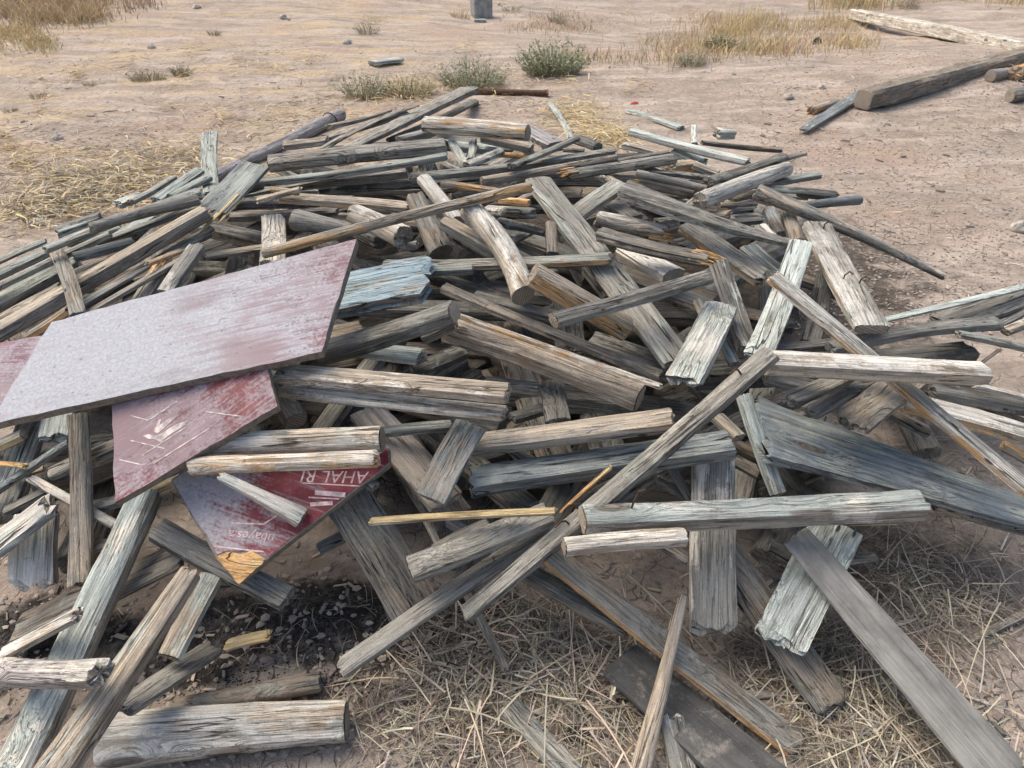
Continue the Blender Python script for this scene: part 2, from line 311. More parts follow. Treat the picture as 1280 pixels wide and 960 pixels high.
WOOD = mat_wood(); SOIL = mat_soil(); BLADE = mat_blades('dry_stalks')
NAIL = mat_flat('rusty_iron', (.10, .055, .035), .7, .4, 80, .3, .4)
WIRE = mat_flat('dark_wire', (.03, .028, .026), .6, .2, 60, .1, .3)
STONE = mat_flat('pale_stone', (.42, .37, .32), .9, .3, 14, .6)
EDGE = mat_layers()
PRINT2 = mat_flat('scraped_print', (.56, .48, .44), .8, .45, 50, .2)
PRINT = mat_flat('faded_print', (.70, .52, .49), .7, .35, 60, .1)
EXPOSURE = 0.85
TABLE = """
# z|x0,y0,x1,y1|w0,w1|asp|tone|name|opts|label
# ---- back edge and top of the heap, left half
20|263,166,265,242|19,20|.3|tgt|stake|f0|short grey-green stake standing upright beside the ringed pole at the back left
15|427,143,262,224|16,15|r|vgv|pole|f0 ring|round violet-grey pole with a wire ring round its upper end
40|321,206,261,268|32,35|.14|tuG|plank|f1 y1|teal plank with a splintered yellow lower end on the back left slope
30|336,205,558,183|24,23|.7|gBg|beam|e0|squared grey beam with a pale sawn left end, lowest of the back row
34|312,230,560,195|11,11|.7|tgt|batten||thin teal batten lying right below the squared grey beam with sawn end
31|366,232,511,215|16,17|.6|vgG|timber||violet-grey timber under the thin teal batten, its end turned right
25|398,239,528,230|14,14|.7|kGk|timber||very dark timber sunk below the violet-grey timber near the top
32|348,247,513,260|15,18|.6|gbo|timber|f1|grey-brown split timber with a tan lower edge above the round stub
33|336,236,374,241|10,9|.7|boo|stick|f0|short tan-ended stick just below the left end of the teal batten
34|320,252,378,236|10,8|.6|bgb|stick|f0 f1|splintered light stick crossing the left end of the grey-brown split timber
29|296,257,402,253|14,12|.6|gvG|timber||grey timber end under the splintered light stick
28|286,271,424,264|15,14|.5|vgB|board|f0|flat violet-grey board running behind the round-faced stub
33.5|368,275,440,287|27,16|r|gbG|log|e0|tapering grey stub with a round tan face looking left
43|342,271,340,332|31,32|.45|bwT|post|f0|pale tan upright post end rising behind the big plywood sheet
33.2|440,266,508,298|25,30|r|wgb|log|f0 f1|gnarled pale log end with a brown knotty face under the long thin pole
33|498,310,522,306|13,12|.8|wgg|block||tiny pale block right under the gnarled log end
22|434,187,586,113|15,20|.35|gBG|plank|f1|long grey-brown plank rising to the right, its tip topmost at the back
21|400,188,522,131|9,6|.5|BgB|lath||thin dark lath along the upper side of the rising grey-brown plank
18|410,159,488,138|9,7|.5|bgb|lath|f1|thin light lath at the very back beside the ringed pole tip
19|404,173,508,142|13,10|.6|bgb|batten||pale tan batten between the ringed pole tip and the rising plank
20|354,182,412,175|13,13|.7|bwB|block|f1|short rough tan block lying against the back of the squared grey beam
19.5|488,175,592,127|11,12|.5|GtG|plank||dark greenish plank just under the tip of the rising grey-brown plank
23|498,176,542,164|16,14|.7|gtG|block||grey block wedged under the middle of the rising grey-brown plank
30|530,156,660,166|21,21|r|bwo|log|e1|peeled orange-tan log with clean round end at the top of the heap
28|602,173,665,186|13,15|.7|wbg|timber|e1 |short pale timber right under the peeled orange-tan log
26|622,193,657,195|9,9|.7|oBo|stick|o1|orange broken stick in the shadow under the short pale timber
24|553,181,642,187|15,14|.4|TgT|board||pale teal board showing behind the crossed offcuts at the top
29|564,177,585,210|13,12|.7|wTg|offcut||pale offcut slanting down to the right among the pieces below the peeled log
28.5|591,175,588,200|11,10|.6|gtg|offcut||slim grey offcut standing upright below the peeled log
29.5|582,207,627,189|13,14|.7|gwG|offcut||grey offcut slanting up to the right below the peeled log
27|553,202,578,215|9,9|.6|gwg|offcut||thin grey offcut right of the squared grey beam's plain end
33|512,223,770,189|15,12|.5|gtG|timber|f1|long flat grey timber crossing the top behind the white sawn block
36|602,227,772,197|12,9|r|bgb|pole|e0|light peeled pole beside the top end of the wide diagonal plank
35.5|758,204,836,190|9,7|.6|GBG|lath|f1|dark lath tip sticking out beyond the light peeled pole
37|698,220,844,198|15,18|.7|gGb|timber|o0|grey timber with a broken orange-tan left end near the top
38|529,224,573,278|24,25|.85|wwb|timber|e0|white sawn block end sloping down toward the thin long pole
35|517,244,552,318|23,32|r|gBg|log|f0|grey round log sloping down under the thin long pole
34|552,230,626,241|13,11|.7|bob|stick||tan stick between the white sawn block and the light peeled pole
45|326,318,666,233|13,14|r|bgo|pole|f0|thin long pale pole lying across the middle of the heap from the plywood corner
32|256,320,470,284|12,11|.6|bgG|batten||tan-grey batten running behind the pale upright post end
44|587,262,654,370|27,32|r|wbb|log|m622,298 e1|bent whitish log with a dark cut face, curving down at the heap's middle
40|553,277,622,316|24,28|.75|bwg|timber||short pale beam with a drilled hole beside the bent whitish log
42|478,332,768,323|20,22|.6|tgo|plank|f1|horizontal grey-teal plank with orange cracks at its right end, under the bent log
43|540,339,592,337|14,16|.8|tgG|block||grey block stuck to the front of the horizontal grey-teal plank
36|608,263,670,267|18,18|.7|gwG|timber|f1|grey timber with dark stripes on its end under the bright orange block
37|624,251,662,254|10,11|.8|ooo|block||small bright orange freshly broken block in the upper middle
30|622,277,684,291|16,17|.6|Ggk|timber||dark timber in the gap right of the bent whitish log
29|636,305,672,285|14,14|.6|GgG|timber||dark slanting timber low in the gap beside the bent log
33|688,279,691,318|15,16|.7|BGk|post||short dark brown post behind the left edge of the wide diagonal plank
41|671,224,850,455|33,42|.28|gtb|plank||wide grey-green plank with a tan side running diagonally down the middle
39|706,280,778,230|26,25|.4|gtG|plank||grey plank butting against the wide diagonal plank near its top
# ---- back edge, right half
15|687,129,714,174|8,10|.6|TgT|stake|f0|slim pale stake leaning at the back edge beside yellow straw
34|638,208,721,173|12,12|.5|Gtg|lath||dark grey lath slanting up to the base of the slim pale stake
25|660,164,696,184|24,22|.5|vwk|board||lilac-faced dark board end right of the peeled orange-tan log
30|720,174,748,184|16,15|.7|GgG|block||dark grey block at the back edge beside the slim pale stake
29.5|704,187,730,189|8,8|.6|wgg|stick||small pale stick below the slim pale stake
14|786,139,853,161|10,10|.4|TwT|lath|f1|pale green lath on the ground with a red mark at its tip
31|787,164,938,203|12,13|.6|TGw|batten|f1|long pale green batten with split yellow tip at the right back
22|868,158,868,181|9,9|.7|Twt|stake||tiny pale stake standing upright behind the long pale green batten
21|894,167,916,167|15,15|.8|wgT|block|f0|small pale chunk lying on the back edge at the right
24|876,178,978,188|7,8|.7|BBk|stick||thin dark reddish stick lying along the right back edge
28|845,189,878,206|23,24|.4|TgT|board|f1|pale green board end under the long pale green batten
29|834,211,868,208|20,22|.7|boo|block|f0|frayed tan broken block beside the pale green board end
30|867,207,898,218|14,14|.7|bgB|stick||short tan stick left of the dark timber behind the white round pole
30|776,181,824,193|11,10|.6|bwb|stick|f0|short cream-coloured stick near the yellow straw at the back
34|794,217,884,237|11,10|r|gbG|pole||upper of two thin grey poles ending under the white round pole
33|794,228,868,244|11,11|r|gbB|pole|o0|lower of two thin grey poles, with a reddish broken left tip
30|812,215,888,223|9,8|.6|GgG|lath||dark lath above the two thin grey poles
32|815,243,848,247|13,12|.7|GgG|block||dark chunk under the two thin grey poles
36|884,227,980,196|16,18|.6|GgG|timber||dark grey timber lying close behind the white round pole
35|966,204,1006,192|9,8|.5|GgG|lath|f1|short dark lath tip poking out right of the dark timber behind the white pole
42|874,252,984,211|22,18|r|www|log||white round pole like a birch trunk near the right back
41|857,262,886,240|16,15|.8|gbo|block||grey-green block tucked against the left end of the white round pole
33|952,232,1022,219|14,15|.5|tgG|plank|f1|greenish plank pointing right from under the white round pole
34|956,236,1048,243|11,10|.5|Gtg|batten|f1|dark batten pointing right below the greenish plank
33|992,259,1075,250|10,12|r|utG|pole|f1|blue-grey pole end lying on the ground at the right edge of the heap
30|996,243,1042,248|8,7|.6|GgG|lath||thin dark lath right above the blue-grey pole end
43|944,238,1182,347|20,9|r|gbG|pole||long tapering pole reaching out over bare ground at the right
35|984,262,997,304|20,20|.7|BGk|post||brown-grey stump under the thick end of the long tapering pole
34|961,262,977,294|20,18|.7|BgG|post||faded brown post left of the stump under the long tapering pole
36|953,281,970,298|10,10|.5|wgg|stick||small pale stick end below the faded brown post
41.5|777,236,1003,308|32,12|.4|GgG|plank|m856,284 f1|dark bent plank tapering to a point at the right, below the white round pole
35|898,256,946,254|10,9|.6|BbG|stick|f1|brownish stick just under the middle of the white round pole
39|865,271,914,269|15,14|.6|boG|block|f1|greenish tan offcut below the left end of the white round pole
36|911,265,940,262|9,8|.6|Ggk|stick||small dark stick right of the greenish tan offcut
38|902,279,952,275|12,11|.6|Ggk|stick||dark stub of timber above the point of the dark bent plank
33|914,249,948,242|12,12|.6|BBk|stick||reddish brown stick under the right part of the white round pole
43|742,273,834,293|21,20|r|wBb|log|o1 f0|rough pale log with an orange broken right end, right of the wide diagonal plank
44|748,292,896,327|25,26|.55|BGb|beam|o1|grey-brown beam with a fresh orange split on its right end
38|757,256,794,276|25,24|.5|gGG|board||grey board behind the rough pale log with orange end
40|782,311,842,346|34,36|.6|wgb|timber|e1|short pale timber with sawn end under the grey-brown beam with orange split
50|692,401,886,346|27,28|.7|Ggg|beam|e0|dark grey beam with orange left edge lying over the wide diagonal plank
45|664,342,784,412|34,38|.8|bgo|beam|e1|light brown squared beam with a cut end, beside the bent whitish log
36|736,335,764,372|24,24|.6|GkG|timber||dark timber in the gap left of the wide diagonal plank
42|897,325,935,438|23,29|.5|Ggv|post||dark grey post standing behind the white flat chunk
38|826,362,894,388|28,28|.5|GBk|plank||wide dark plank in shadow right of the wide diagonal plank
60|904,378,850,482|38,52|.35|wTw|plank|f1 f0|whitish flat chunk of plank with torn lower end, standing out at the centre right
44|871,374,886,406|14,16|.5|tbG|stick|f0|greenish splinter left of the upper end of the whitish flat chunk
42.5|902,425,918,456|16,18|.6|tUt|offcut||small teal offcut under the right edge of the whitish flat chunk
40|858,283,960,352|30,28|.45|gGo|timber|f1|grey timber with a tan lower edge sloping right under the dark bent plank
39|934,310,988,353|26,26|.4|utG|plank||blue-grey plank face sloping right beyond the grey timber with tan lower edge
56|962,343,1290,617|20,29|.5|gwo|batten|f0|very long grey-blue batten with splintered orange top, sloping to the right edge
53|1003,300,946,448|27,38|.25|TgT|plank|f0|pale flaking teal plank leaning down to the long dark diagonal beam
54|1020,280,1090,412|33,44|.3|wgb|plank|e1 nails|wide pale grey plank with bent nails, leaning on the right slope
58|952,453,1228,467|46,37|.7|wbb|beam|e1|cream-brown squared beam jutting right across the right half
50|1100,401,1300,353|12,12|.6|Tgt|batten||thin pale green batten running to the right edge over the dark board
51|1036,436,1248,404|22,22|.6|GkG|timber|m1150,417|long dark bowed timber passing above the cream-brown squared beam
52|1196,417,1300,440|11,15|.6|tgB|batten||grey-green batten leaving at the right edge below the dark bowed timber
48|1176,406,1300,362|34,34|.3|GvG|board||broad dark slate board at the right edge under the thin pale green batten
49|1238,411,1300,378|10,11|.6|GkG|lath||dark lath over the broad slate board at the right edge
50|1256,415,1300,398|15,15|.7|bwG|block||small tan block at the right edge beside the dark lath
20|1224,456,1250,437|5,5|.8|bgb|stick||thin twig-like stick right of the cream-brown beam's end
47|1160,487,1300,512|27,28|.6|Gkg|timber||dark timber at the right edge just below the cream-brown beam
50|1216,481,1300,503|10,11|.6|wbT|stick|f0|pale splintered stick at the right edge on top of the dark timber
49.5|1126,502,1300,549|32,34|.6|wgo|beam||pale beam with tan side leaving at the right edge, under the long grey-blue batten
40|1252,556,1300,584|16,17|.6|oBb|stick||tan stick below the pale beam at the right edge
# ---- right, under the cream-brown beam
50|982,501,1064,466|25,26|.6|gBG|timber|f0|grey timber end under the cream-brown beam, nearest the slate board's tip
49|1010,517,1094,468|26,26|.5|GgG|plank||dark grey plank right beside that grey timber end under the cream-brown beam
51.5|1058,535,1142,470|44,46|.3|BgG|plank|f0|broad brown-grey plank under the cream-brown beam, crossing the slate board
45|923,524,1302,646|86,40|.12|utG|board|f0|large slate-blue board narrowing down to the right edge
43|1165,631,1300,668|16,18|.6|gbG|batten||grey batten on the ground below the lower edge of the slate-blue board
57|929,493,973,618|21,24|.7|ToT|batten|e1|slim teal batten with bare tan side leaning on the pale teal beam
44|916,555,948,572|24,22|.7|BBB|block||reddish brown block left of the slim teal and tan batten
46|896,521,924,548|22,22|.6|bgG|block||greenish tan block end behind the long dark diagonal beam
42|912,574,948,594|15,14|.6|bGG|block||dull tan chip of timber under the reddish brown block
# ---- centre
47|418,369,546,345|66,57|.2|UgB|board|f1|thick weathered board with worn sky blue paint, right of the big plywood sheet
48|402,442,568,390|38,34|.7|gGG|beam|e1|grey squared beam rising from the plywood corner to the right
46|530,423,569,404|19,20|.7|bgG|block||small tan block behind the right end of the grey squared beam by the plywood
45|455,438,533,447|30,33|.5|TwT|timber|f1|frayed pale teal block below the grey squared beam by the plywood
41|516,464,580,438|28,28|.5|kGk|board||dark board in the gap right of the frayed pale teal block
42|552,359,828,471|20,22|.6|BGb|timber||uppermost of the three long parallel timbers at the centre, dark brown
44|566,392,828,484|9,10|.7|bwo|batten||thin pale batten, middle one of the three long parallel timbers at the centre
43|558,411,800,498|46,48|.8|BbB|beam|e1|thick brown squared beam, lowest of the three long parallel timbers at the centre
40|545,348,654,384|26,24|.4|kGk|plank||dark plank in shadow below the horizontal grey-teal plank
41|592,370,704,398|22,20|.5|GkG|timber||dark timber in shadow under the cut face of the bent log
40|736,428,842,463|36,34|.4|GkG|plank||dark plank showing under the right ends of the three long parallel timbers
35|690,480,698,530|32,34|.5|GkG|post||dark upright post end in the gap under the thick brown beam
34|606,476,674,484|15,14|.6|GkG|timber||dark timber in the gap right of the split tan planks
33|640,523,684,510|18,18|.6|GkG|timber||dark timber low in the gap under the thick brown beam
52|583,604,916,556|48,46|.6|tuG|beam|f0|weathered blue-green beam with a jagged left end at the centre
53|590,557,844,524|40,37|.8|bgB|beam||light tan squared beam directly above the weathered blue-green beam
62|966,440,580,770|36,24|.6|gGG|beam|nails|long grey beam cutting diagonally across the whole centre, topmost there
64|728,650,1153,631|40,50|.75|TwB|beam|e0 n1|long pale teal beam lying level on top in the centre foreground
65|705,684,858,671|28,29|.7|bwb|timber|e0|short tan spotted timber lying against the left front of the long pale teal beam
60|461,652,697,639|13,14|.6|yob|stick|f1|bright yellow split stick at the centre foreground
57|512,713,688,642|46,44|.65|gug|beam|e0|blue-grey squared beam under the yellow split stick
56|422,840,690,660|29,26|.5|ggG|timber|f0|long grey timber parallel to the blue-grey squared beam, reaching down to the straw
63|766,582,700,641|7,4|.6|oyo|splinter|f0|pale thin splinter lifting off the long grey diagonal beam
55|590,530,538,626|44,42|.3|guU|plank||short grey plank with blue lower end, below the split tan planks
66|347,467,638,492|29,31|.6|bwb|plank||upper of two tan planks with a long split between them, right of the plywood
65.5|351,488,633,517|24,26|.6|bwb|plank|n1|lower of two tan planks with a long split between them, right of the plywood
61|346,484,370,527|27,31|r|bgG|log|e1|round stub of a grey log poking out beside the second plywood sheet
54|330,470,342,525|34,36|.6|gtG|block||grey block end behind the right corner of the second plywood sheet
52|472,541,566,532|16,18|.7|tGG|batten||grey-green batten below the split tan planks, behind the short blue-ended plank
45|455,512,560,630|46,48|.25|bvB|plank||brown-grey plank slanting down behind the short grey plank with blue end
40|424,610,520,765|60,66|.2|BGG|board||broad dark board standing below the red plywood's right edge
38|398,687,444,664|18,18|.6|GyG|block||dark block with a yellowish end under the red plywood's edge
39|532,650,552,690|9,10|.6|gBG|stick||thin stick under the left half of the yellow split stick
20|578,733,634,840|13,12|.6|bgB|stick|f1|tan lath standing in the straw beside the foot of the long diagonal beam
# ---- left slope
42|-20,427,264,262|30,24|.75|bgG|beam|f1|long tan-grey beam running up the left slope, thickest there
36|-20,385,97,322|36,34|.4|tGG|board||dark green-grey board at the left edge above the long tan-grey beam
35|-20,352,72,309|18,17|.5|tGg|board||upper teal-grey board at the left edge of the heap
38|54,313,250,239|13,14|.6|tgt|batten||teal batten running along the top of the left slope
39|112,285,250,249|13,14|r|gtG|pole|e0|grey round-ended pole just below the teal batten on the left slope
33|68,294,128,273|22,20|.7|Ggt|timber|f0|grooved dark timber end poking out on the far left
34|84,306,152,284|22,24|.4|tgt|board||teal-grey board under the grey round-ended pole
36|120,316,198,268|22,24|.4|Ttg|plank|f0|pale teal plank crossing under the grey round-ended pole
34|158,302,196,270|18,18|.5|BGk|timber||dark brown timber in the gap left of the teal plank with yellow end
30|144,257,178,244|16,14|.4|Twt|board|f0|bluish pale board corner at the back of the left slope
31|163,253,218,221|12,10|.5|tbt|batten|f1|greenish batten uppermost on the left slope
32|194,251,250,213|14,14|.5|Ttg|batten||pale teal batten left of the upright grey-green stake
33|213,247,262,222|15,13|.5|tGt|batten||dull teal batten touching the foot of the upright grey-green stake
38.5|92,322,168,302|15,15|.6|gGG|timber||grey timber in the gap between the teal batten and the long tan-grey beam
40.5|90,341,152,317|9,8|.6|bwb|lath||thin light lath lying against the upper side of the long tan-grey beam
40|86,390,266,284|14,13|.6|gtG|timber||grey-teal timber right below the long tan-grey beam
39|132,360,264,293|9,9|.6|gbG|batten||thin batten below the grey-teal timber on the left slope
41|36,421,88,386|12,11|.6|gbo|stick|f0|stick with a broken tan end below the long tan-grey beam at the left
46|70,314,98,396|17,20|.6|gBG|stake||cracked grey stake lying steeply across the long tan-grey beam
37|-20,412,80,357|18,17|.5|bgG|plank|f1|tan-grey plank between the dark board and the long tan-grey beam
38|124,373,166,350|12,11|.7|gwk|stick|f0|speckled short stick in the dark gap above the big plywood sheet
40|174,380,203,334|27,26|.5|gBG|post|o1|grey post with broken tan top just above the big plywood sheet
41|182,331,238,309|9,8|.7|boo|stick|f0|small tan broken stick lying on the grey post above the plywood
43.5|250,305,206,368|28,27|.7|wGg|log|f0|whitish speckled beam end rising above the big plywood sheet
58|97,516,99,734|26,30|.6|gbG|post|f1|grey cracked post standing upright below the big plywood sheet
50|-20,567,30,543|20,19|.7|gBy|timber|e1|grey squared timber end at the left edge under the big plywood sheet
45|42,528,-4,645|38,42|.35|gTG|plank||split grey plank slanting down at the left edge under the plywood
48|76,510,66,554|36,38|.5|Twg|block|f1|grooved pale block end hanging below the big plywood sheet
53|-20,625,88,552|15,16|.6|utG|batten||blue-grey batten slanting across the left edge below the plywood
54|-20,578,34,583|9,8|.6|oyo|stick|f1|small orange-tan stick at the left edge
50.5|64,592,150,556|24,26|.7|bgG|beam|e0|tan-ended beam behind the grey cracked post
52|36,597,146,657|14,14|.6|wbg|batten|f0|pale batten passing behind the grey cracked post
56|-20,694,70,626|46,38|.5|wTu|beam|f1|whitish deeply grooved beam end at the left edge
51|46,640,40,740|46,62|.35|wTB|plank|f1|pale blue plank end with tan broken foot, below the whitish grooved beam
60|186,612,10,985|40,70|.8|TwB|beam||thick pale green beam in the left foreground, behind its tan twin
61|242,710,55,985|34,66|.8|bTB|beam|f0|thick pale tan beam with a knot in the left foreground
64|-20,836,129,841|42,43|.7|wvB|beam|f1|pale cracked beam end jutting in level from the left edge
63|4,818,100,767|22,22|.6|wbB|stick|f1|pale stick leaning on the thick pale green beam
40|18,792,232,690|44,34|.2|BGB|board||dark brown board on the ground behind the thick pale green beam
48|194,660,362,750|36,32|.5|Ggk|timber||dark green-grey timber slanting under the red plywood's broken corner
55|266,718,212,822|34,34|.5|bTT|plank|e1|short tan plank with a pale blue foot beside the tan twin beam
45|150,888,270,808|32,30|.3|Ggb|plank|f1|dark plank under the short tan plank with pale blue foot
18|280,808,340,793|16,15|.3|yob|chip|f0 f1|yellow chip of split wood on the charred ground
50|182,618,228,598|17,16|.6|ytb|stick||yellow-green stick under the lower corner of the second plywood sheet
46|116,634,156,624|20,20|.6|gBG|block||grey block behind the lower corner of the second plywood sheet
58|258,558,478,549|33,34|r|wbw|log|e1|pale debarked log with a round grey face, lying on the red plywood
59|236,583,476,573|22,23|r|bwo|log|f1|thinner tan log right under the pale debarked log on the red plywood
60.5|274,594,378,648|13,30|.6|wTb|stick|e1|pale wedge-shaped stick lying on the lettered red plywood
# ---- foreground
20|130,928,434,902|68,50|r|wbw|log|e0 e1|big pale rough-hewn log on the ground at the bottom left
15|497,836,640,885|9,9|.7|bgB|stick|f0|long tan stick lying in the dry straw at the bottom centre
15|648,883,760,921|9,8|.7|gBG|stick|m705,905 f1|curved grey stick in the straw at the bottom centre
22|630,878,718,972|32,38|.5|ugb|plank|f0|blue-grey plank end at the bottom edge beside the curved grey stick
40|855,742,798,972|12,24|r|bwb|stick|f0|pale peeled stick lying over the dark flat board at the bottom
25|772,822,970,995|52,86|.2|kuk|board|smooth|black-grey flat board at the bottom edge under the pale peeled stick
30|685,690,1004,938|36,38|.35|gBo|plank|f1|long grey plank with orange scars running to the bottom centre right
28|640,704,788,786|32,34|.5|GgB|timber||dark timber lying in the straw left of the long scarred grey plank
35|838,892,860,985|30,36|.4|gwg|plank|f0|short grey plank end at the bottom edge right of the pale peeled stick
48|891,556,892,798|50,60|.25|gwb|plank|f1|upright broad grey plank with a worn pale foot under the long pale teal beam
40|836,582,864,625|14,14|.5|GBG|batten||dark batten left of the upright broad grey plank
44|880,650,1046,888|46,50|.3|BGG|plank|f1|dark brown plank behind the upright broad plank, ending in the straw
50|1048,655,970,812|62,64|.2|TwT|board|f1|pale teal board with ragged foot under the right part of the long teal beam
54|993,668,1262,980|38,72|.1|gtt|board|smooth|long smooth grey-green plank running to the bottom right corner
30|1046,703,1094,696|15,14|.6|gbG|block||small grey timber end right of the smooth grey-green plank
12|1198,806,1300,756|11,12|.6|bgB|stick||brown stick lying in the straw at the right edge
14|936,870,1000,867|12,12|.7|gBG|stick||short grey stick in the straw below the dark brown plank
# ---- background timbers on the bare ground
10|1069,18,1310,66|14,21|.8|bwb|beam|e0|long cream beam lying far back at the top right
12|1079,125,1310,66|30,33|1.0|BBG|beam|e0|big dark brown squared beam lying at the top right
11|1004,163,1078,117|10,14|.25|uTg|lath|f0|blue-green lath pointing at the left end of the big dark brown beam
9|1012,139,1046,128|13,13|.8|gbo|block|o0|small timber stub with tan end beside the blue-green lath at the top right
13|1238,95,1320,84|15,15|r|vbB|log|e0|reddish log end touching the big dark beam at the right edge
13.5|1262,120,1320,113|17,17|r|gbG|log|e0|mossy grey log end, lowest at the top right edge
12.5|1268,92,1330,80|18,18|r|oBb|log|f0|orange-brown rotten log at the top right edge
8|464,79,500,75|8,8|.3|TgT|lath||small pale lath lying alone on the bare ground behind the heap
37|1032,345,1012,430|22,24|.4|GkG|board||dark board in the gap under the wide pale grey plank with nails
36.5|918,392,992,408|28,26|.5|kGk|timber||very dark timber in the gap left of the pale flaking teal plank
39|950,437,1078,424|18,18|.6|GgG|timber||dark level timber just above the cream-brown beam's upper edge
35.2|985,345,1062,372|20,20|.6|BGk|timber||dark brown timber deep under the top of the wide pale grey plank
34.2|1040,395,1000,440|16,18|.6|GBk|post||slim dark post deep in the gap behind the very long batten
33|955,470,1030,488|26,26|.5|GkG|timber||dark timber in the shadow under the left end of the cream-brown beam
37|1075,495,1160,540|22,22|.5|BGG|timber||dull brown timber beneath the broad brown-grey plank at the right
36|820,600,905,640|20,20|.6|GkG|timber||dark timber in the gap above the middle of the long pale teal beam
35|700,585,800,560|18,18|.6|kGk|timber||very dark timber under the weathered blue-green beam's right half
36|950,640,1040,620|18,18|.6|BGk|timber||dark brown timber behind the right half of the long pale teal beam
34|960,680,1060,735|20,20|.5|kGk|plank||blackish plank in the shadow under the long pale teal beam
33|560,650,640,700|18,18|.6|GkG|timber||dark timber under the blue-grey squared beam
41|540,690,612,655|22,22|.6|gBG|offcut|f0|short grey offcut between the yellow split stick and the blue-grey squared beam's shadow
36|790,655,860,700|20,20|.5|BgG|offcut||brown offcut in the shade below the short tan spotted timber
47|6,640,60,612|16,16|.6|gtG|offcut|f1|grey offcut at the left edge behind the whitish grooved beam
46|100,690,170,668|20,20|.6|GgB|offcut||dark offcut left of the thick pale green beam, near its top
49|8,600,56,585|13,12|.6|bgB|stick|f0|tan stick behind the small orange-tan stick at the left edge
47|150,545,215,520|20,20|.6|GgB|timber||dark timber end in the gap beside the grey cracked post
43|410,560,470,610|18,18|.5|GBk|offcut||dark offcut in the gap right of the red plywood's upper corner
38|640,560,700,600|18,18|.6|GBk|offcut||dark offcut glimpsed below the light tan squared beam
27|735,215,790,240|11,11|.6|gwG|offcut||grey offcut under the broken tan end near the top
33.4|760,222,800,252|14,14|.5|gbG|offcut||grey-brown offcut right of the crossing plank's upper end
31.5|895,224,950,233|9,9|.6|tgG|lath||thin teal-grey lath under the dark timber behind the white round pole
36.2|640,255,668,240|9,9|.6|bgB|stick||short tan stick left of the wide diagonal plank's top
19|214,886,404,852|24,26|r|BGb|log||earth-covered log half buried behind the big rough-hewn log
37|-20,368,140,292|12,12|.6|gtG|batten||long grey-green batten lying between the two dark boards at the left edge
36.5|120,306,256,256|11,11|.6|tgG|batten||long teal-grey batten under the grey round-ended pole, reaching the upright stake
34.5|150,290,330,232|12,11|.5|gBG|lath||long grey lath passing under the teal plank with yellow end
31|270,250,420,222|9,9|.5|gtG|lath||thin grey lath in the shade under the thin teal batten
33|-20,336,60,300|10,10|.5|tgt|lath|f1|thin teal lath uppermost at the left edge of the heap
41.5|100,398,240,318|10,10|.6|bgB|batten||slim tan-grey batten just above the speckled short stick
26|420,205,560,178|10,10|.5|gBG|lath||grey lath between the squared grey beam and the rising grey-brown plank
"""

# ------------------------------------------------------------------ timbers: tones
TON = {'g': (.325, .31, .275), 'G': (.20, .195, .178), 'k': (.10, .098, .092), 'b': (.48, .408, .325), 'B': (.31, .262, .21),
       'w': (.66, .63, .57), 't': (.335, .362, .33), 'T': (.50, .545, .51), 'u': (.21, .24, .25), 'U': (.30, .39, .44),
       'o': (.70, .42, .19), 'y': (.66, .52, .29), 'v': (.36, .335, .345)}

class T:
    pass
items = []
for ln in TABLE.strip().splitlines():
    if ln.startswith('#'): continue
    z, xy, w, asp, tone, name, opts, label = [s.strip() for s in ln.split('|')]
    t = T(); t.z = float(z); t.xy = [float(v) for v in xy.split(',')]; t.w = [float(v) for v in w.split(',')]
    t.round = asp == 'r'; t.asp = 1.0 if t.round else float(asp)
    t.tone = tone; t.name = name; t.opts = opts.split(); t.label = label; t.mid = None
    for o in t.opts:
        if o[0] == 'm' and o[1].isdigit(): t.mid = tuple(float(v) for v in o[1:].split(','))
    x0, y0, x1, y1 = t.xy
    t.len = math.hypot(x1 - x0, y1 - y0); t.ux = ((x1 - x0) / t.len, (y1 - y0) / t.len)
    t.plate = None
    items.append(t)

# plywood sheets: image outline and order
PLATES = [
 (68, [(65, 403), (446, 299), (402, 440), (-14, 531)], 'light', 'big maroon plywood sheet whitened with dried cement, topmost on the left'),
 (62, [(139, 470), (330, 440), (347, 508), (144, 628)], 'worn', 'second maroon plywood sheet with scraped print, tucked under the whitened sheet'),
 (54, [(258, 566), (486, 560), (487, 580), (297, 728), (270, 698), (214, 600)], 'red', 'red plywood sheet with white lettering and a broken corner'),
 (44, [(-60, 440), (62, 418), (30, 520), (-60, 545)], 'worn2', 'purplish plywood sheet showing at the left edge behind the whitened sheet'),
]
for z, poly, style, label in PLATES:
    t = T(); t.z = z; t.plate = poly; t.style = style; t.label = label; t.name = 'plywood_sheet'; items.append(t)
items.sort(key=lambda t: t.z)

# ------------------------------------------------------------------ resting depths
def param(t, x, y):
    return ((x - t.xy[0]) * t.ux[0] + (y - t.xy[1]) * t.ux[1]) / t.len
def quads(t):
    if t.plate: return [t.plate]
    pts = [(t.xy[0], t.xy[1])] + ([t.mid] if t.mid else []) + [(t.xy[2], t.xy[3])]
    ws = [t.w[0]] + ([(t.w[0] + t.w[1]) / 2] if t.mid else []) + [t.w[1]]
    out = []
    for i in range(len(pts) - 1):
        (ax, ay), (bx, by) = pts[i], pts[i + 1]
        l = math.hypot(bx - ax, by - ay) or 1; nx, ny = -(by - ay) / l, (bx - ax) / l
        a, b = ws[i] / 2, ws[i + 1] / 2
        out.append([(ax + nx * a, ay + ny * a), (bx + nx * b, by + ny * b), (bx - nx * b, by - ny * b), (ax - nx * a, ay - ny * a)])
    return out
def area(p):
    return 0.5 * sum(p[i][0] * p[(i + 1) % len(p)][1] - p[(i + 1) % len(p)][0] * p[i][1] for i in range(len(p)))
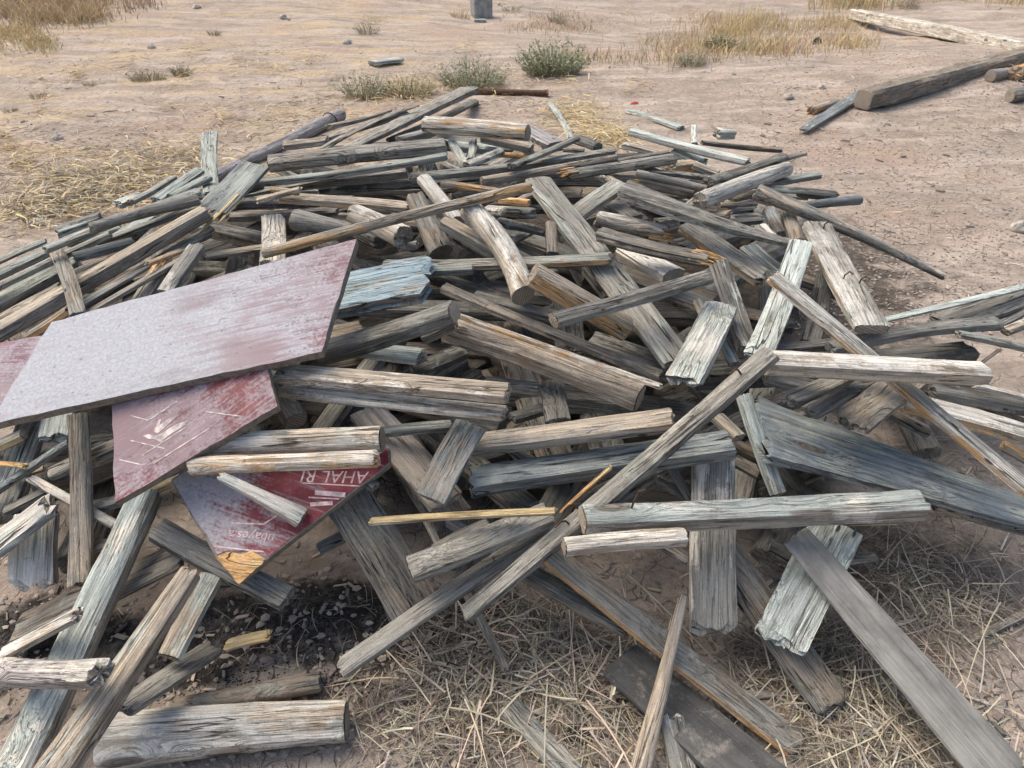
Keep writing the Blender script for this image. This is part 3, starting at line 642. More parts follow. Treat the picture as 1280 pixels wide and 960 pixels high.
def clip(sub, cl):
    if area(cl) < 0: cl = cl[::-1]
    out = sub
    for i in range(len(cl)):
        a, b = cl[i], cl[(i + 1) % len(cl)]; inp = out; out = []
        f = lambda p: (b[0] - a[0]) * (p[1] - a[1]) - (b[1] - a[1]) * (p[0] - a[0])
        for j in range(len(inp)):
            p, q = inp[j], inp[(j + 1) % len(inp)]; fp, fq = f(p), f(q)
            if fp >= 0: out.append(p)
            if fp * fq < 0:
                s = fp / (fp - fq); out.append((p[0] + (q[0] - p[0]) * s, p[1] + (q[1] - p[1]) * s))
        if not out: return []
    return out

def solve3(pts, vals):               # least-squares affine fit
    import numpy as np
    A = np.array([[1, x, y] for x, y in pts]); s, *_ = np.linalg.lstsq(A, np.array(vals), rcond=None)
    return [float(v) for v in s]

def size_of(t, Za):
    """width and thickness in metres from the silhouette width and a mean depth"""
    pa = at(t.xy[0], t.xy[1], 1 / t.W[0]); pb = at(t.xy[2], t.xy[3], 1 / t.W[1])
    ax = (pb - pa).normalized(); v = ((pa + pb) / 2 - CAM).normalized()
    e = ax.cross(v); e = e.normalized() if e.length > 1e-4 else Vector((1, 0, 0))
    yw = Vector((0, 0, 1)).cross(ax)
    yw = yw.normalized() if yw.length > .05 else rgt.copy()
    zn = ax.cross(yw).normalized()
    if zn.z < 0: zn = -zn; yw = -yw
    if t.round: k = 1.0; a = 1.0
    else: k = abs(e.dot(yw)) + t.asp * abs(e.dot(zn)); a = t.asp
    s = [w / F / k for w in t.w]
    return ax, yw, zn, s, a, v

for t in items:
    if t.plate:
        pri = [1 / hit(min(1400, max(-120, x)), y, .10) for x, y in t.plate]
        t.aff = solve3(t.plate, pri); t.c = 0.0; t.th = .022
        t.wg = [(p, 1 / hit(*p, .015, False)) for p in t.plate]
    else:
        ends = [(t.xy[0], t.xy[1]), (t.xy[2], t.xy[3])]
        lift = -0.06 + 0.0016 * t.z
        t.P = [1 / hit(x, y, lift if t.z > 15 else 0.0, t.z > 15) for x, y in ends]
        t.W = list(t.P)
def refresh():
    for t in items:
        if t.plate: continue
        ax, yw, zn, s, a, v = size_of(t, 0)
        Z = [1 / w for w in t.W]
        wd = .5 * (s[0] * Z[0] + s[1] * Z[1]); t.thick = wd * a
        t.half = t.thick / 2 / max(.5, abs(v.dot(zn))) if not t.round else wd / 2 / .85
        t.wg = [1 / hit(x, y, max(t.thick * .45, .05 if 'smooth' in t.opts else .035 if t.asp < .31 and not t.round else 0.0), False) for x, y in ((t.xy[0], t.xy[1]), (t.xy[2], t.xy[3]))]
def wat(t, x, y):
    if t.plate: return t.aff[0] + t.aff[1] * x + t.aff[2] * y + t.c
    s = min(1.05, max(-.05, param(t, x, y))); return t.W[0] * (1 - s) + t.W[1] * s

pairs = []
Q = [quads(t) for t in items]
BB = [(min(p[0] for q in qs for p in q), min(p[1] for q in qs for p in q), max(p[0] for q in qs for p in q), max(p[1] for q in qs for p in q)) for qs in Q]
for j in range(len(items)):
    if items[j].z < 14: continue
    for i in range(j):
        if BB[i][2] < BB[j][0] or BB[j][2] < BB[i][0] or BB[i][3] < BB[j][1] or BB[j][3] < BB[i][1]: continue
        for qa in Q[i]:
            for qb in Q[j]:
                c = clip(qa, qb)
                if len(c) < 3 or abs(area(c)) < 14: continue
                mx = sum(p[0] for p in c) / len(c); my = sum(p[1] for p in c) / len(c)
                for p in c:
                    pairs.append((i, j, p[0] * .8 + mx * .2, p[1] * .8 + my * .2))
SPAR = []
for (i, j, x, y) in pairs:
    a, b = items[i], items[j]
    SPAR.append((a, b, x, y, None if a.plate else min(1.05, max(-.05, param(a, x, y))), None if b.plate else min(1.05, max(-.05, param(b, x, y)))))
refresh()
for it in range(260):
    if it in (40, 120): refresh()
    for a, b, x, y, sa, sb in SPAR:
        wa = wat(a, x, y) if sa is None else a.W[0] * (1 - sa) + a.W[1] * sa
        wb = wat(b, x, y) if sb is None else b.W[0] * (1 - sb) + b.W[1] * sb
        ha = a.th / 2 if a.plate else a.half; hb = b.th / 2 if b.plate else b.half
        gap = (ha + hb) * .90 * wa * wa
        d = gap - (wb - wa)
        if d <= 0: continue
        for o, s, sg, k in ((a, sa, -1, .3), (b, sb, 1, .7)):
            dd = d * k * sg * .8
            if s is None: o.c += dd
            else:
                q = (1 - s) ** 2 + s * s
                o.W[0] += dd * (1 - s) / q; o.W[1] += dd * s / q
    pull = .04 if it < 170 else (.01 if it < 230 else 0)
    for t in items:
        if t.plate:
            t.c *= (1 - pull)
            need = max(wgv - wat(t, *p) for p, wgv in t.wg)
            continue
        for k in (0, 1):
            t.W[k] += pull * (t.P[k] - t.W[k])
            if t.W[k] < t.wg[k]: pass
            # never below the ground
            if t.W[k] < t.wg[k]: t.W[k] = t.wg[k]

# ------------------------------------------------------------------ timber meshes
def ring_box(c):                      # unit square outline (-.5...5) with chamfer c
    e = .5 - c; pts = []
    for (sx, sy, dx, dy) in ((-1, 0, 0, -1), (0, -1, 1, 0), (1, 0, 0, 1), (0, 1, -1, 0)):
        for f in (-1, -.55, -.15, .25, .62, 1):
            pts.append((sx * .5 + dx * e * f, sy * .5 + dy * e * f))
    return pts
def timber_mesh(t, L, w0, w1, th, rnd, seed, curve=0.0, fr=(0, 0), waney=0.0):
    rr = random.Random(seed)
    n = int(max(7, min(44, L / .035)))
    if rnd: base = [(.5 * math.cos(a), .5 * math.sin(a)) for a in [2 * math.pi * i / 20 for i in range(20)]]
    else: base = ring_box(min(.16, max(.035, .009 / max(.02, min(w0, th)))) + waney)
    m = len(base)
    xs = [-L / 2 + L * i / n for i in range(n + 1)]
    ends_ = []
    for e in (0, 1):
        if fr[e] > .013:
            ends_ += [(-L / 2 + fr[e] * q if e == 0 else L / 2 - fr[e] * q) for q in (.25, .55, .85, 1.2)]
    xs = sorted(xs + ends_)
    xs = [-L / 2, -L / 2 + min(.006, L * .05)] + xs[1:-1] + [L / 2 - min(.006, L * .05), L / 2]
    vs, fs = [], []
    so = rr.uniform(0, 100)
    Lb = min(L, .8) * (0 if t is not None and t.asp <= .15 else 1); bow = rr.uniform(-1, 1) * .018 * Lb; bow2 = rr.uniform(-1, 1) * .014 * Lb; tw = rr.uniform(-.10, .10) * min(1.0, L)
    splits = [(rr.randrange(m), rr.uniform(-.5, .3), rr.uniform(.2, .8), rr.uniform(.05, .12)) for _ in range(rr.choice((1, 2, 3)))]
    notch = [(rr.uniform(-.45, .45), rr.randrange(m), rr.uniform(.02, .05)) for _ in range(rr.choice((0, 1, 1, 2)))]
    mn = min(w0, th)
    for i, x in enumerate(xs):
        f = (x + L / 2) / L; w = w0 + (w1 - w0) * f
        k = th * (w / max(1e-6, .5 * (w0 + w1)))
        cy = curve * (1 - (2 * f - 1) ** 2) + bow * math.sin(math.pi * f)
        cz = bow2 * math.sin(math.pi * f)
        endi = i in (0, len(xs) - 1)
        sc = .955 if endi else 1.0
        for jj, (a, b) in enumerate(base):
            d = 1 + .075 * noise.noise((x * 3.2, a * 2.2 + so, b * 2.2)) + .042 * noise.noise((x * 13, a * 6 + so, b * 6 + 7)) + .02 * noise.noise((x * 45, a * 9 + so, b * 9 + 3))
            if rnd: d += .07 * noise.noise((x * 2.1, so + 3, 1)) + .05 * noise.noise((a * 2, b * 2, so))
            for (sj, f0, fl, dp) in splits:
                if sj == jj and f0 < f - .0 and f < f0 + fl + .3: d -= dp * min(1, (f - f0) * 6) * (1 if not endi else 1.2)
            for (nf, nj, nd) in notch:
                q = abs((f - .5 - nf) * L) / .05
                if q < 1 and abs(jj - nj) <= 1: d -= nd * 2.2 * (1 - q)
            xx = x
            for e in (0, 1):
                if fr[e]:
                    near = (x + L / 2) if e == 0 else (L / 2 - x)
                    lim = fr[e] * 1.3
                    if near < lim:
                        jag = (noise.noise((a * 2.6 + so, b * 1.8, 5.5 + e)) * 1.0 + noise.noise((a * 7 + so, b * 4, 9.5 + e)) * .6 + noise.noise((a * 17 + so, b * 9, 2.5 + e)) * .35)
                        jag = (jag * .5 + .5) * fr[e]
                        sh = max(0.0, min(1.0, 1 - near / lim)) * jag
                        xx += sh if e == 0 else -sh
            yy, zz = a * w * d * sc, b * k * d * sc; ct, st = math.cos(tw * (f - .5)), math.sin(tw * (f - .5))
            vs.append((xx, yy * ct - zz * st + cy, yy * st + zz * ct + cz))
    N_ = len(xs)
    for i in range(N_ - 1):
        for jj in range(m):
            j2 = (jj + 1) % m
            fs.append((i * m + jj, (i + 1) * m + jj, (i + 1) * m + j2, i * m + j2) if rnd is None else (i * m + jj, i * m + j2, (i + 1) * m + j2, (i + 1) * m + jj))
    for e, i in ((0, 0), (1, N_ - 1)):
        ring = vs[i * m:(i + 1) * m]
        cx = sum(v[0] for v in ring) / m; cyy = sum(v[1] for v in ring) / m; czz = sum(v[2] for v in ring) / m
        inn = len(vs)
        for v in ring:
            jx = rr.uniform(-.004, .004) + (rr.uniform(-.4, .4) * fr[e])
            vs.append((v[0] * .5 + cx * .5 + jx, v[1] * .55 + cyy * .45, v[2] * .55 + czz * .45))
        ce = len(vs); vs.append((cx, cyy, czz))
        for jj in range(m):
            j2 = (jj + 1) % m
            A, B, C_, D = i * m + jj, i * m + j2, inn + j2, inn + jj
            if e == 0: fs += [(A, D, C_, B), (inn + jj, ce, inn + j2)]
            else: fs += [(A, B, C_, D), (inn + jj, inn + j2, ce)]
    me = mesh('timber', vs, fs, True, R(38))
    return me

def setw(o, tone, seed, patch, end=None):
    for k, ch in zip(('tone', 'tone_patch', 'tone_side'), tone):
        o[k] = [c for c in TON[ch]]
    rr = random.Random(seed)
    kk = rr.uniform(.9, 1.12); o['tone'] = [c * kk for c in TON[tone[0]]]
    o['tone_end'] = list(end) if end else [c * .85 for c in TON['b' if tone[0] in 'bwo' else 'g']]
    o['seed'] = [rr.uniform(-40, 40) for _ in range(3)]; o['patch'] = patch
    o['grain'] = [rr.uniform(.45, 1.5), rr.choice((.25, .7, 1.0, 1.0)), rr.choice((0.0, .3, .6, 1.0))]

def tube(pts, rad, n=6):
    vs, fs = [], []
    for i, p in enumerate(pts):
        p = Vector(p); d = (Vector(pts[min(i + 1, len(pts) - 1)]) - Vector(pts[max(0, i - 1)])).normalized()
        a = d.orthogonal().normalized(); b = d.cross(a)
        r = rad[i] if isinstance(rad, (list, tuple)) else rad
        for k in range(n):
            q = 2 * math.pi * k / n; vs.append(tuple(p + a * (r * math.cos(q)) + b * (r * math.sin(q))))
    for i in range(len(pts) - 1):
        for k in range(n):
            k2 = (k + 1) % n; fs.append((i * n + k, i * n + k2, (i + 1) * n + k2, (i + 1) * n + k))
    fs.append(tuple(range(n))[::-1]); fs.append(tuple((len(pts) - 1) * n + k for k in range(n)))
    return vs, fs

def splinter_mesh(w, th, length, sgn, seed):
    rr = random.Random(seed); vs, fs = [], []
    for k in range(11):
        y = (k / 10 - .5) * w * .86; z = rr.uniform(-.32, .38) * th
        l = length * rr.uniform(.35, 1.0); bw = w / 11 * rr.uniform(.8, 1.6); bt = th * rr.uniform(.14, .30)
        b = len(vs)
        for (x, s) in ((-length * .6, 1.0), (0.0, .95), (l * .6, .6), (l, .10)):
            dy = rr.uniform(-.12, .12) * bw; dz = rr.uniform(-.15, .15) * bt
            for (p, q) in ((-.5, -.5), (.5, -.5), (.5, .5), (-.5, .5)):
                vs.append((sgn * x, y + p * bw * s + dy, z + q * bt * s + dz))
        for i in range(3):
            for q in range(4):
                q2 = (q + 1) % 4; fs.append((b + i * 4 + q, b + i * 4 + q2, b + i * 4 + 4 + q2, b + i * 4 + 4 + q))
        fs.append((b + 12, b + 13, b + 14, b + 15)); fs.append((b + 3, b + 2, b + 1, b))
    return mesh('splinters', vs, fs)

CATS = {'stake': 'stake', 'pole': 'pole', 'plank': 'plank', 'beam': 'beam', 'batten': 'batten', 'timber': 'timber', 'stick': 'stick', 'board': 'board',
        'log': 'log', 'post': 'post', 'block': 'wood block', 'lath': 'lath', 'offcut': 'wood offcut', 'splinter': 'splinter', 'chip': 'wood chip'}
HEAP = 'old timbers thrown on the heap'
occl = []
def build_timber(t, idx):
    pa = at(t.xy[0], t.xy[1], 1 / t.W[0]); pb = at(t.xy[2], t.xy[3], 1 / t.W[1])
    ax, yw, zn, s, a, v = size_of(t, 0)
    Z0, Z1 = 1 / t.W[0], 1 / t.W[1]
    w0, w1 = s[0] * Z0, s[1] * Z1
    if t.z > 20:                                  # old sawn stock has even width: only let it taper a little
        r_ = w1 / w0
        if not t.round and .62 < r_ < 1.6 and not t.mid and t.asp > .15: w0, w1 = w0 * r_ ** .35, w1 / r_ ** .35
    th = .5 * (w0 + w1) * a
    # small extra roll so that faces do not all share one direction
    rr = random.Random(idx * 7 + 3)
    roll = rr.uniform(-7, 7) if not t.round else 0
    if t.asp <= .3 or 'sq' in t.opts: roll *= .4
    M = Matrix((ax, yw, zn)).transposed().to_4x4()
    M = M @ Matrix.Rotation(R(roll), 4, 'X'); M.translation = (pa + pb) / 2
    L = (pb - pa).length
    curve = 0.0
    if t.mid:
        mx, my = t.mid; sm = param(t, mx, my)
        wz = t.W[0] * (1 - sm) + t.W[1] * sm
        q = at(mx, my, 1 / wz) - (pa + (pb - pa) * sm)
        curve = (q - ax * q.dot(ax)).dot(yw) / max(.3, 1 - (2 * sm - 1) ** 2)
    fr = [min(.012, L * .03), min(.012, L * .03)]
    for o in t.opts:
        if o in ('f0', 'f1'): fr[int(o[1])] = min(.11, max(.015, .42 * w0), L * .2)
        if o in ('e0', 'e1'): fr[int(o[1])] = .003
        if o in ('o0', 'o1', 'y1'): fr[int(o[1])] = min(.07, L * .12)
    waney = rr.choice((0, .02, .05, .09, .13)) if t.asp > .45 else rr.choice((0, .02))
    if 'sq' in t.opts: waney = .14
    wm = BIRCH if 'birch' in t.opts else TAR if 'tar' in t.opts else SMOOTH if 'smooth' in t.opts else WOOD
    me = timber_mesh(t, L, w0, w1, th, t.round, idx + 11, curve, fr, waney)
    o = link(t.name, me, wm); o.matrix_world = M
    patch = rr.uniform(.42, .52)
    if t.tone[0] in 'UT': patch = rr.uniform(.38, .46)
    if t.tone[0] == 'U': patch = .43
    if t.tone[0] in 'gGB' and t.tone[1] not in 'UTt' and t.z > 20 and rr.random() < .30:
        t.tone = t.tone[0] + rr.choice('TtU') + t.tone[2]; patch = rr.uniform(.38, .44)
    end = None
    if 'e0' in t.opts or 'e1' in t.opts: end = TON['b'] if t.tone[0] in 'gGtTB' else [c * .9 for c in TON['b']]
    if 'f1' in t.opts and t.tone[2] == 'o': end = TON['o']
    setw(o, t.tone, idx * 13 + 5, patch, end)
    bg = t.z < 14 and 'straw' not in t.label
    tag(o, t.label, CATS[t.name], None if bg else HEAP, 'thing')
    # parts the photograph shows
    for e in (0, 1):
        if 'e%d' % e in t.opts:
            nv = len(me.vertices); sg = -1 if e == 0 else 1
            m_ = 20 if t.round else 24
            nr = (nv - 2 * (m_ + 1)) // m_
            ring = [me.vertices[(0 if e == 0 else nr - 1) * m_ + k].co.copy() for k in range(m_)]
            ce = sum(ring, Vector()) / m_
            vs = [tuple(ce + (p - ce) * .94 + Vector((sg * .0025, 0, 0))) for p in ring] + [tuple(ce + (p - ce) * .5 + Vector((sg * (.003 + rr.uniform(0, .002)), 0, 0))) for p in ring] + [tuple(ce + Vector((sg * .004, 0, 0)))]
            fs = []
            for k in range(m_):
                k2 = (k + 1) % m_; A, B_, C_, D_, E_ = k, k2, m_ + k2, m_ + k, 2 * m_
                fs += [(A, B_, C_, D_), (D_, C_, E_)] if sg > 0 else [(D_, C_, B_, A), (E_, C_, D_)]
            cf = link('cut_face', mesh('cut_face', vs, fs, True), WOOD, o); setw(cf, t.tone, idx + 31, .4, end)
    for q in t.opts:
        if q in ('o0', 'o1', 'y1'):
            e = int(q[1]); sg = -1 if e == 0 else 1
            ch = link('broken_end', splinter_mesh(w0 if e == 0 else w1, th, min(.10, .55 * w0 + .02) if q[0] == 'y' else min(.075, .45 * w0 + .012), sg, idx), WOOD, o)
            ch.location = (sg * (L / 2 - min(.045, L * .10)), 0, th * .06); ch.scale = (1.5, 1.06, 1.12)
            setw(ch, ('yoy' if q[0] == 'y' else 'oyo'), idx, .42, TON['o'])
        if q == 'ring':
            ww = w0 * .56; x = -L / 2 + .11 * L
            pts = [(x + .25 * ww * math.sin(2 * math.pi * k / 20), ww * math.cos(2 * math.pi * k / 20), ww * math.sin(2 * math.pi * k / 20)) for k in range(21)]
            link('wire_ring', mesh('wire_ring', *tube(pts, .005)), WIRE, o)
        if q == 'ribs':
            for k in range(11):
                x = L * (-.40 + .08 * k + rr.uniform(-.02, .02)); wk = (w0 + (w1 - w0) * (x / L + .5)) * .492
                pts = [(x + .004 * math.sin(3 * q2), wk * math.cos(q2), wk * math.sin(q2)) for q2 in [2 * math.pi * i / 18 for i in range(19)]]
                c = link('bark_band', mesh('bark_band', *tube(pts, .0045, 5)), WOOD, o); setw(c, 'wgw', idx + k, .4)
        if q == 'strap':
            x = -L * .12; pts = [(x - .04, -w0 * .505, -th * .3), (x - .035, -w0 * .5, th * .535), (x, 0, th * .56), (x + .03, w0 * .5, th * .54), (x + .03, w0 * .515, -th * .2)]
            vs, fs = [], []
            for p in pts: vs += [(p[0] - .011, p[1], p[2]), (p[0] + .011, p[1], p[2])]
            for k in range(len(pts) - 1): fs.append((k * 2, k * 2 + 1, k * 2 + 3, k * 2 + 2))
            sm_ = mesh('strap', vs, fs); c = link('strap', sm_, STRAP, o)
            md = c.modifiers.new('thick', 'SOLIDIFY'); md.thickness = .003
        if q == 'nails' or q == 'n1':
            for (f, y) in (((.62, -.2), (.66, .22), (.1, .05)) if q == 'nails' else ((-.37, .12),)):
                x0 = L * (f - .5) if q == 'nails' else L * f
                p = [(x0, y * w0, th * .4), (x0 + .003, y * w0, th * .5 + .02), (x0 + .012, y * w0 + .008, th * .5 + .038), (x0 + .03, y * w0 + .012, th * .5 + .04)]
                link('nail', mesh('nail', *tube(p, .0025)), NAIL, o)
    occl.append((quads(t), t))
    return o

def mat_tar():
    m = bpy.data.materials.new('tarred_slate_blue'); n = N(m)
    P = n('ShaderNodeTexCoord').outputs['Object']
    a = n.noise(n.vmul(P, (1, 2.6, 1)), 38, 8, .78, .3); b = n.noise(P, 6, 5, .6); c = n.noise(P, 120, 4, .7); g_ = n.noise(n.vmul(P, (3, 80, 80)), 1, 5, .7)
    col = n.mix(n.ramp(a, .36, .62), (.08, .10, .108), (.25, .295, .30))
    col = n.mix(n.math('MULTIPLY', n.ramp(a, .57, .66), .8), col, (.42, .47, .48))
    col = n.mix(n.math('MULTIPLY', n.ramp(b, .55, .68), .55), col, (.045, .055, .07))
    col = n.mix(n.math('MULTIPLY', n.ramp(g_, .52, .64), .55), col, (.06, .068, .075))
    col = n.mix(n.math('MULTIPLY', n.ramp(c, .58, .72), .4), col, (.30, .33, .34))
    n.out(col, .75, n.bump(n.math('ADD', a, n.math('MULTIPLY', c, .4)), .6, .005), .3)
    return m
TAR = mat_tar()
def mat_birch():
    m = bpy.data.materials.new('white_bark'); n = N(m)
    P = n('ShaderNodeTexCoord').outputs['Object']
    a = n.noise(P, 14, 5, .65); rg = n.noise(n.vmul(P, (55, 5, 5)), 1, 3, .6); c = n.noise(P, 150, 4, .7)
    col = n.mix(n.ramp(a, .3, .7), (.50, .51, .46), (.70, .71, .67))
    col = n.mix(n.math('MULTIPLY', n.ramp(rg, .58, .66), .55), col, (.26, .25, .22))
    col = n.mix(n.math('MULTIPLY', n.ramp(c, .58, .72), .4), col, (.30, .29, .26))
    n.out(col, .8, n.bump(n.math('ADD', a, rg), .5, .004), .25)
    return m
BIRCH = mat_birch()
def mat_dark():
    m = bpy.data.materials.new('smooth_grey_board'); n = N(m)
    P = n('ShaderNodeTexCoord').outputs['Object']; base = n.attr('tone').outputs['Color']
    a = n.noise(n.vmul(P, (1.5, 3, 3)), 4, 6, .68); g_ = n.noise(n.vmul(P, (2, 120, 120)), 1, 5, .7); c = n.noise(P, 160, 4, .7)
    col = n.mix(n.ramp(a, .35, .68), n.mix(1.0, base, (.72, .72, .72), 'MULTIPLY'), n.mix(1.0, base, (1.3, 1.3, 1.28), 'MULTIPLY'))
    col = n.mix(n.math('MULTIPLY', n.ramp(g_, .48, .64), .55), col, n.mix(1.0, col, (.55, .54, .53), 'MULTIPLY'))
    d_ = n.noise(P, 18, 6, .75); s_ = n.noise(n.vmul(P, (9, 240, 240)), 1, 3, .6)
    col = n.mix(n.math('MULTIPLY', n.ramp(d_, .54, .68), .5), col, (.36, .315, .265))
    col = n.mix(n.math('MULTIPLY', n.ramp(d_, .44, .30), .5), col, n.mix(1.0, col, (.55, .55, .55), 'MULTIPLY'))
    col = n.mix(n.math('MULTIPLY', n.ramp(s_, .64, .70), .6), col, n.mix(1.0, col, (1.9, 1.88, 1.82), 'MULTIPLY'))
    col = n.mix(n.math('MULTIPLY', n.ramp(c, .60, .72), .35), col, (.42, .40, .37))
    n.out(col, .8, n.bump(n.math('ADD', g_, n.math('MULTIPLY', c, .4)), .4, .003), .25)
    return m
SMOOTH = mat_dark()
STRAP = mat_flat('blue_strap', (.20, .38, .46), .6, .3, 40, .1)
FILMS = {'light': mat_film('film_cement_white', 1.10, 3.0, (.18, .085, .092), .38, .95, 4, .93), 'worn': mat_film('film_scraped', .60, 9.0, (.17, .045, .046), 0, .95, -34, .78),
         'red': mat_film('film_red', .40, 14.0, (.18, .028, .036), .75, .5, 20, .80), 'worn2': mat_film('film_purplish', .60, 21.0, (.17, .08, .10), 0, .9, 10, .85)}
for i_, t in enumerate(items):
    if not t.plate: build_timber(t, i_)

def build_plate(t):
    w3 = lambda x, y: at(x, y, 1 / wat(t, x, y))
    P3 = [w3(x, y) for x, y in t.plate]
    org = sum(P3, Vector()) / len(P3)
    n_ = (P3[1] - P3[0]).cross(P3[2] - P3[0]).normalized()
    if n_.dot(CAM - org) < 0: n_ = -n_
    X = (P3[1] - P3[0]).normalized(); Y = n_.cross(X)
    M = Matrix((X, Y, n_)).transposed().to_4x4(); M.translation = org; MI = M.inverted()
    rr = random.Random(int(t.z))
    def outline(poly, jag, step=.03, off=0.0):
        L3 = [MI @ w3(x, y) for x, y in poly]; out = []
        for i in range(len(L3)):
            a, b = L3[i], L3[(i + 1) % len(L3)]; k = max(1, int((b - a).length / step))
            d = (b - a).normalized(); nn = Vector((-d.y, d.x, 0))
            for q in range(k):
                p = a.lerp(b, q / k)
                j = noise.noise((p.x * 14, p.y * 14, t.z)) * jag + rr.uniform(-.3, .3) * jag
                if q == 0: j = 0
                out.append(p + nn * j)
        return out
    def prism(name, poly, z0, z1, jag, mat, parent, step=.03):
        o = outline(poly, jag, step); k = len(o)
        vs = [(p.x, p.y, z1) for p in o] + [(p.x, p.y, z0) for p in o]
        area2 = sum(o[i].x * o[(i + 1) % k].y - o[(i + 1) % k].x * o[i].y for i in range(k))
        idx = list(range(k)) if area2 > 0 else list(range(k))[::-1]
        fs = [tuple(idx), tuple(i + k for i in idx[::-1])]
        for q in range(k):
            a, b = idx[q], idx[(q + 1) % k]; fs.append((a, a + k, b + k, b))
        ob = link(name, mesh(name, vs, fs), mat, parent)
        return ob
    root = prism('plywood_sheet', t.plate, -t.th, 0.0, .0025, EDGE, None); root.matrix_world = M
    tag(root, t.label, 'plywood', 'plywood sheets on the heap')
    fp = t.plate
    if t.style == 'red': fp = [(216, 601), (258, 568), (485, 562), (486, 578), (334, 697), (322, 692), (313, 686), (300, 690), (287, 688), (272, 693)]
    film = prism('film_face', fp, .0003, .0016, .004, FILMS[t.style], root)
    def flat(name, poly, z, mat, par=film):
        L3 = [MI @ w3(x, y) for x, y in poly]
        a2 = sum(L3[i].x * L3[(i + 1) % len(L3)].y - L3[(i + 1) % len(L3)].x * L3[i].y for i in range(len(L3)))
        if a2 < 0: L3 = L3[::-1]
        return [(p.x, p.y, z) for p in L3]
    def flats(name, polys, z, mat):
        for p in polys:
            q = flat(name, p, z, mat); link(name, mesh(name, q, [tuple(range(len(q)))]), mat, film)
    def bar(x0, y0, x1, y1, h):
        l = math.hypot(x1 - x0, y1 - y0); nx, ny = -(y1 - y0) / l * h / 2, (x1 - x0) / l * h / 2
        return [(x0 + nx, y0 + ny), (x1 + nx, y1 + ny), (x1 - nx, y1 - ny), (x0 - nx, y0 - ny)]
    def words(body, x0, y0, ux, uy, span, z):
        cu = bpy.data.curves.new('lettering', 'FONT'); cu.body = body; cu.resolution_u = 3
        tmp = bpy.data.objects.new('lettering', cu); COL.objects.link(tmp); bpy.context.view_layer.update()
        me = bpy.data.meshes.new_from_object(tmp); bpy.data.objects.remove(tmp)
        wd = max(v.co.x for v in me.vertices); s = span / wd
        for v in me.vertices:
            px = x0 + ux[0] * v.co.x * s + uy[0] * v.co.y * s; py = y0 + ux[1] * v.co.x * s + uy[1] * v.co.y * s
            q = MI @ w3(px, py); v.co = (q.x, q.y, z)
        me.materials.clear()
        return link('lettering', me, PRINT, film)
    if t.style == 'red':
        words('AHAL RI', 462, 590, (-1, -.02), (-.30, .95), 82, .0024)
        words('ubayes.a', 345, 668, (-1, -.09), (-.35, .95), 58, .0024)
        flats('printed_line', [bar(378, 604, 450, 608, 1.6), bar(394, 616, 432, 619, 6), bar(386, 622, 424, 624, 1.8),
                                bar(388, 631, 416, 629, 5), bar(267, 683, 330, 690, 1.8), bar(289, 654, 330, 655.5, 1.8), bar(330, 655.5, 346, 645, 1.8)], .0024, PRINT)
        bc = prism('broken_corner', [(271, 696), (286, 690), (301, 693), (314, 688), (324, 694), (332, 699), (299, 731)], .0004, .003, .006, WOOD, root, .012)
        setw(bc, 'oyo', 77, .45, TON['o'])
    PR = PRINT2 if t.style == 'worn' else PRINT
    if t.style == 'worn':
        flats('printed_line', [bar(164, 520, 186, 526, 1.4), bar(186, 526, 222, 502, 1.4), bar(164, 551, 206, 561, 1.6), bar(258, 515, 302, 521, 1.4), bar(150, 575, 180, 582, 1.6),
                                bar(178, 570, 232, 535, 1.4), bar(192, 580, 262, 536, 1.6)], .0024, PR)
        flats('printed_emblem', [[(179, 545), (186, 543), (196, 545), (206, 540), (220, 531), (236, 526), (232, 532), (214, 543), (206, 549), (203, 554), (196, 550), (186, 549)],
                                 [(192, 540), (199, 526), (202, 524), (200, 532), (214, 522), (219, 523), (205, 536), (198, 542)]], .0024, PR)
    return root
for t in items:
    if t.plate: build_plate(t)

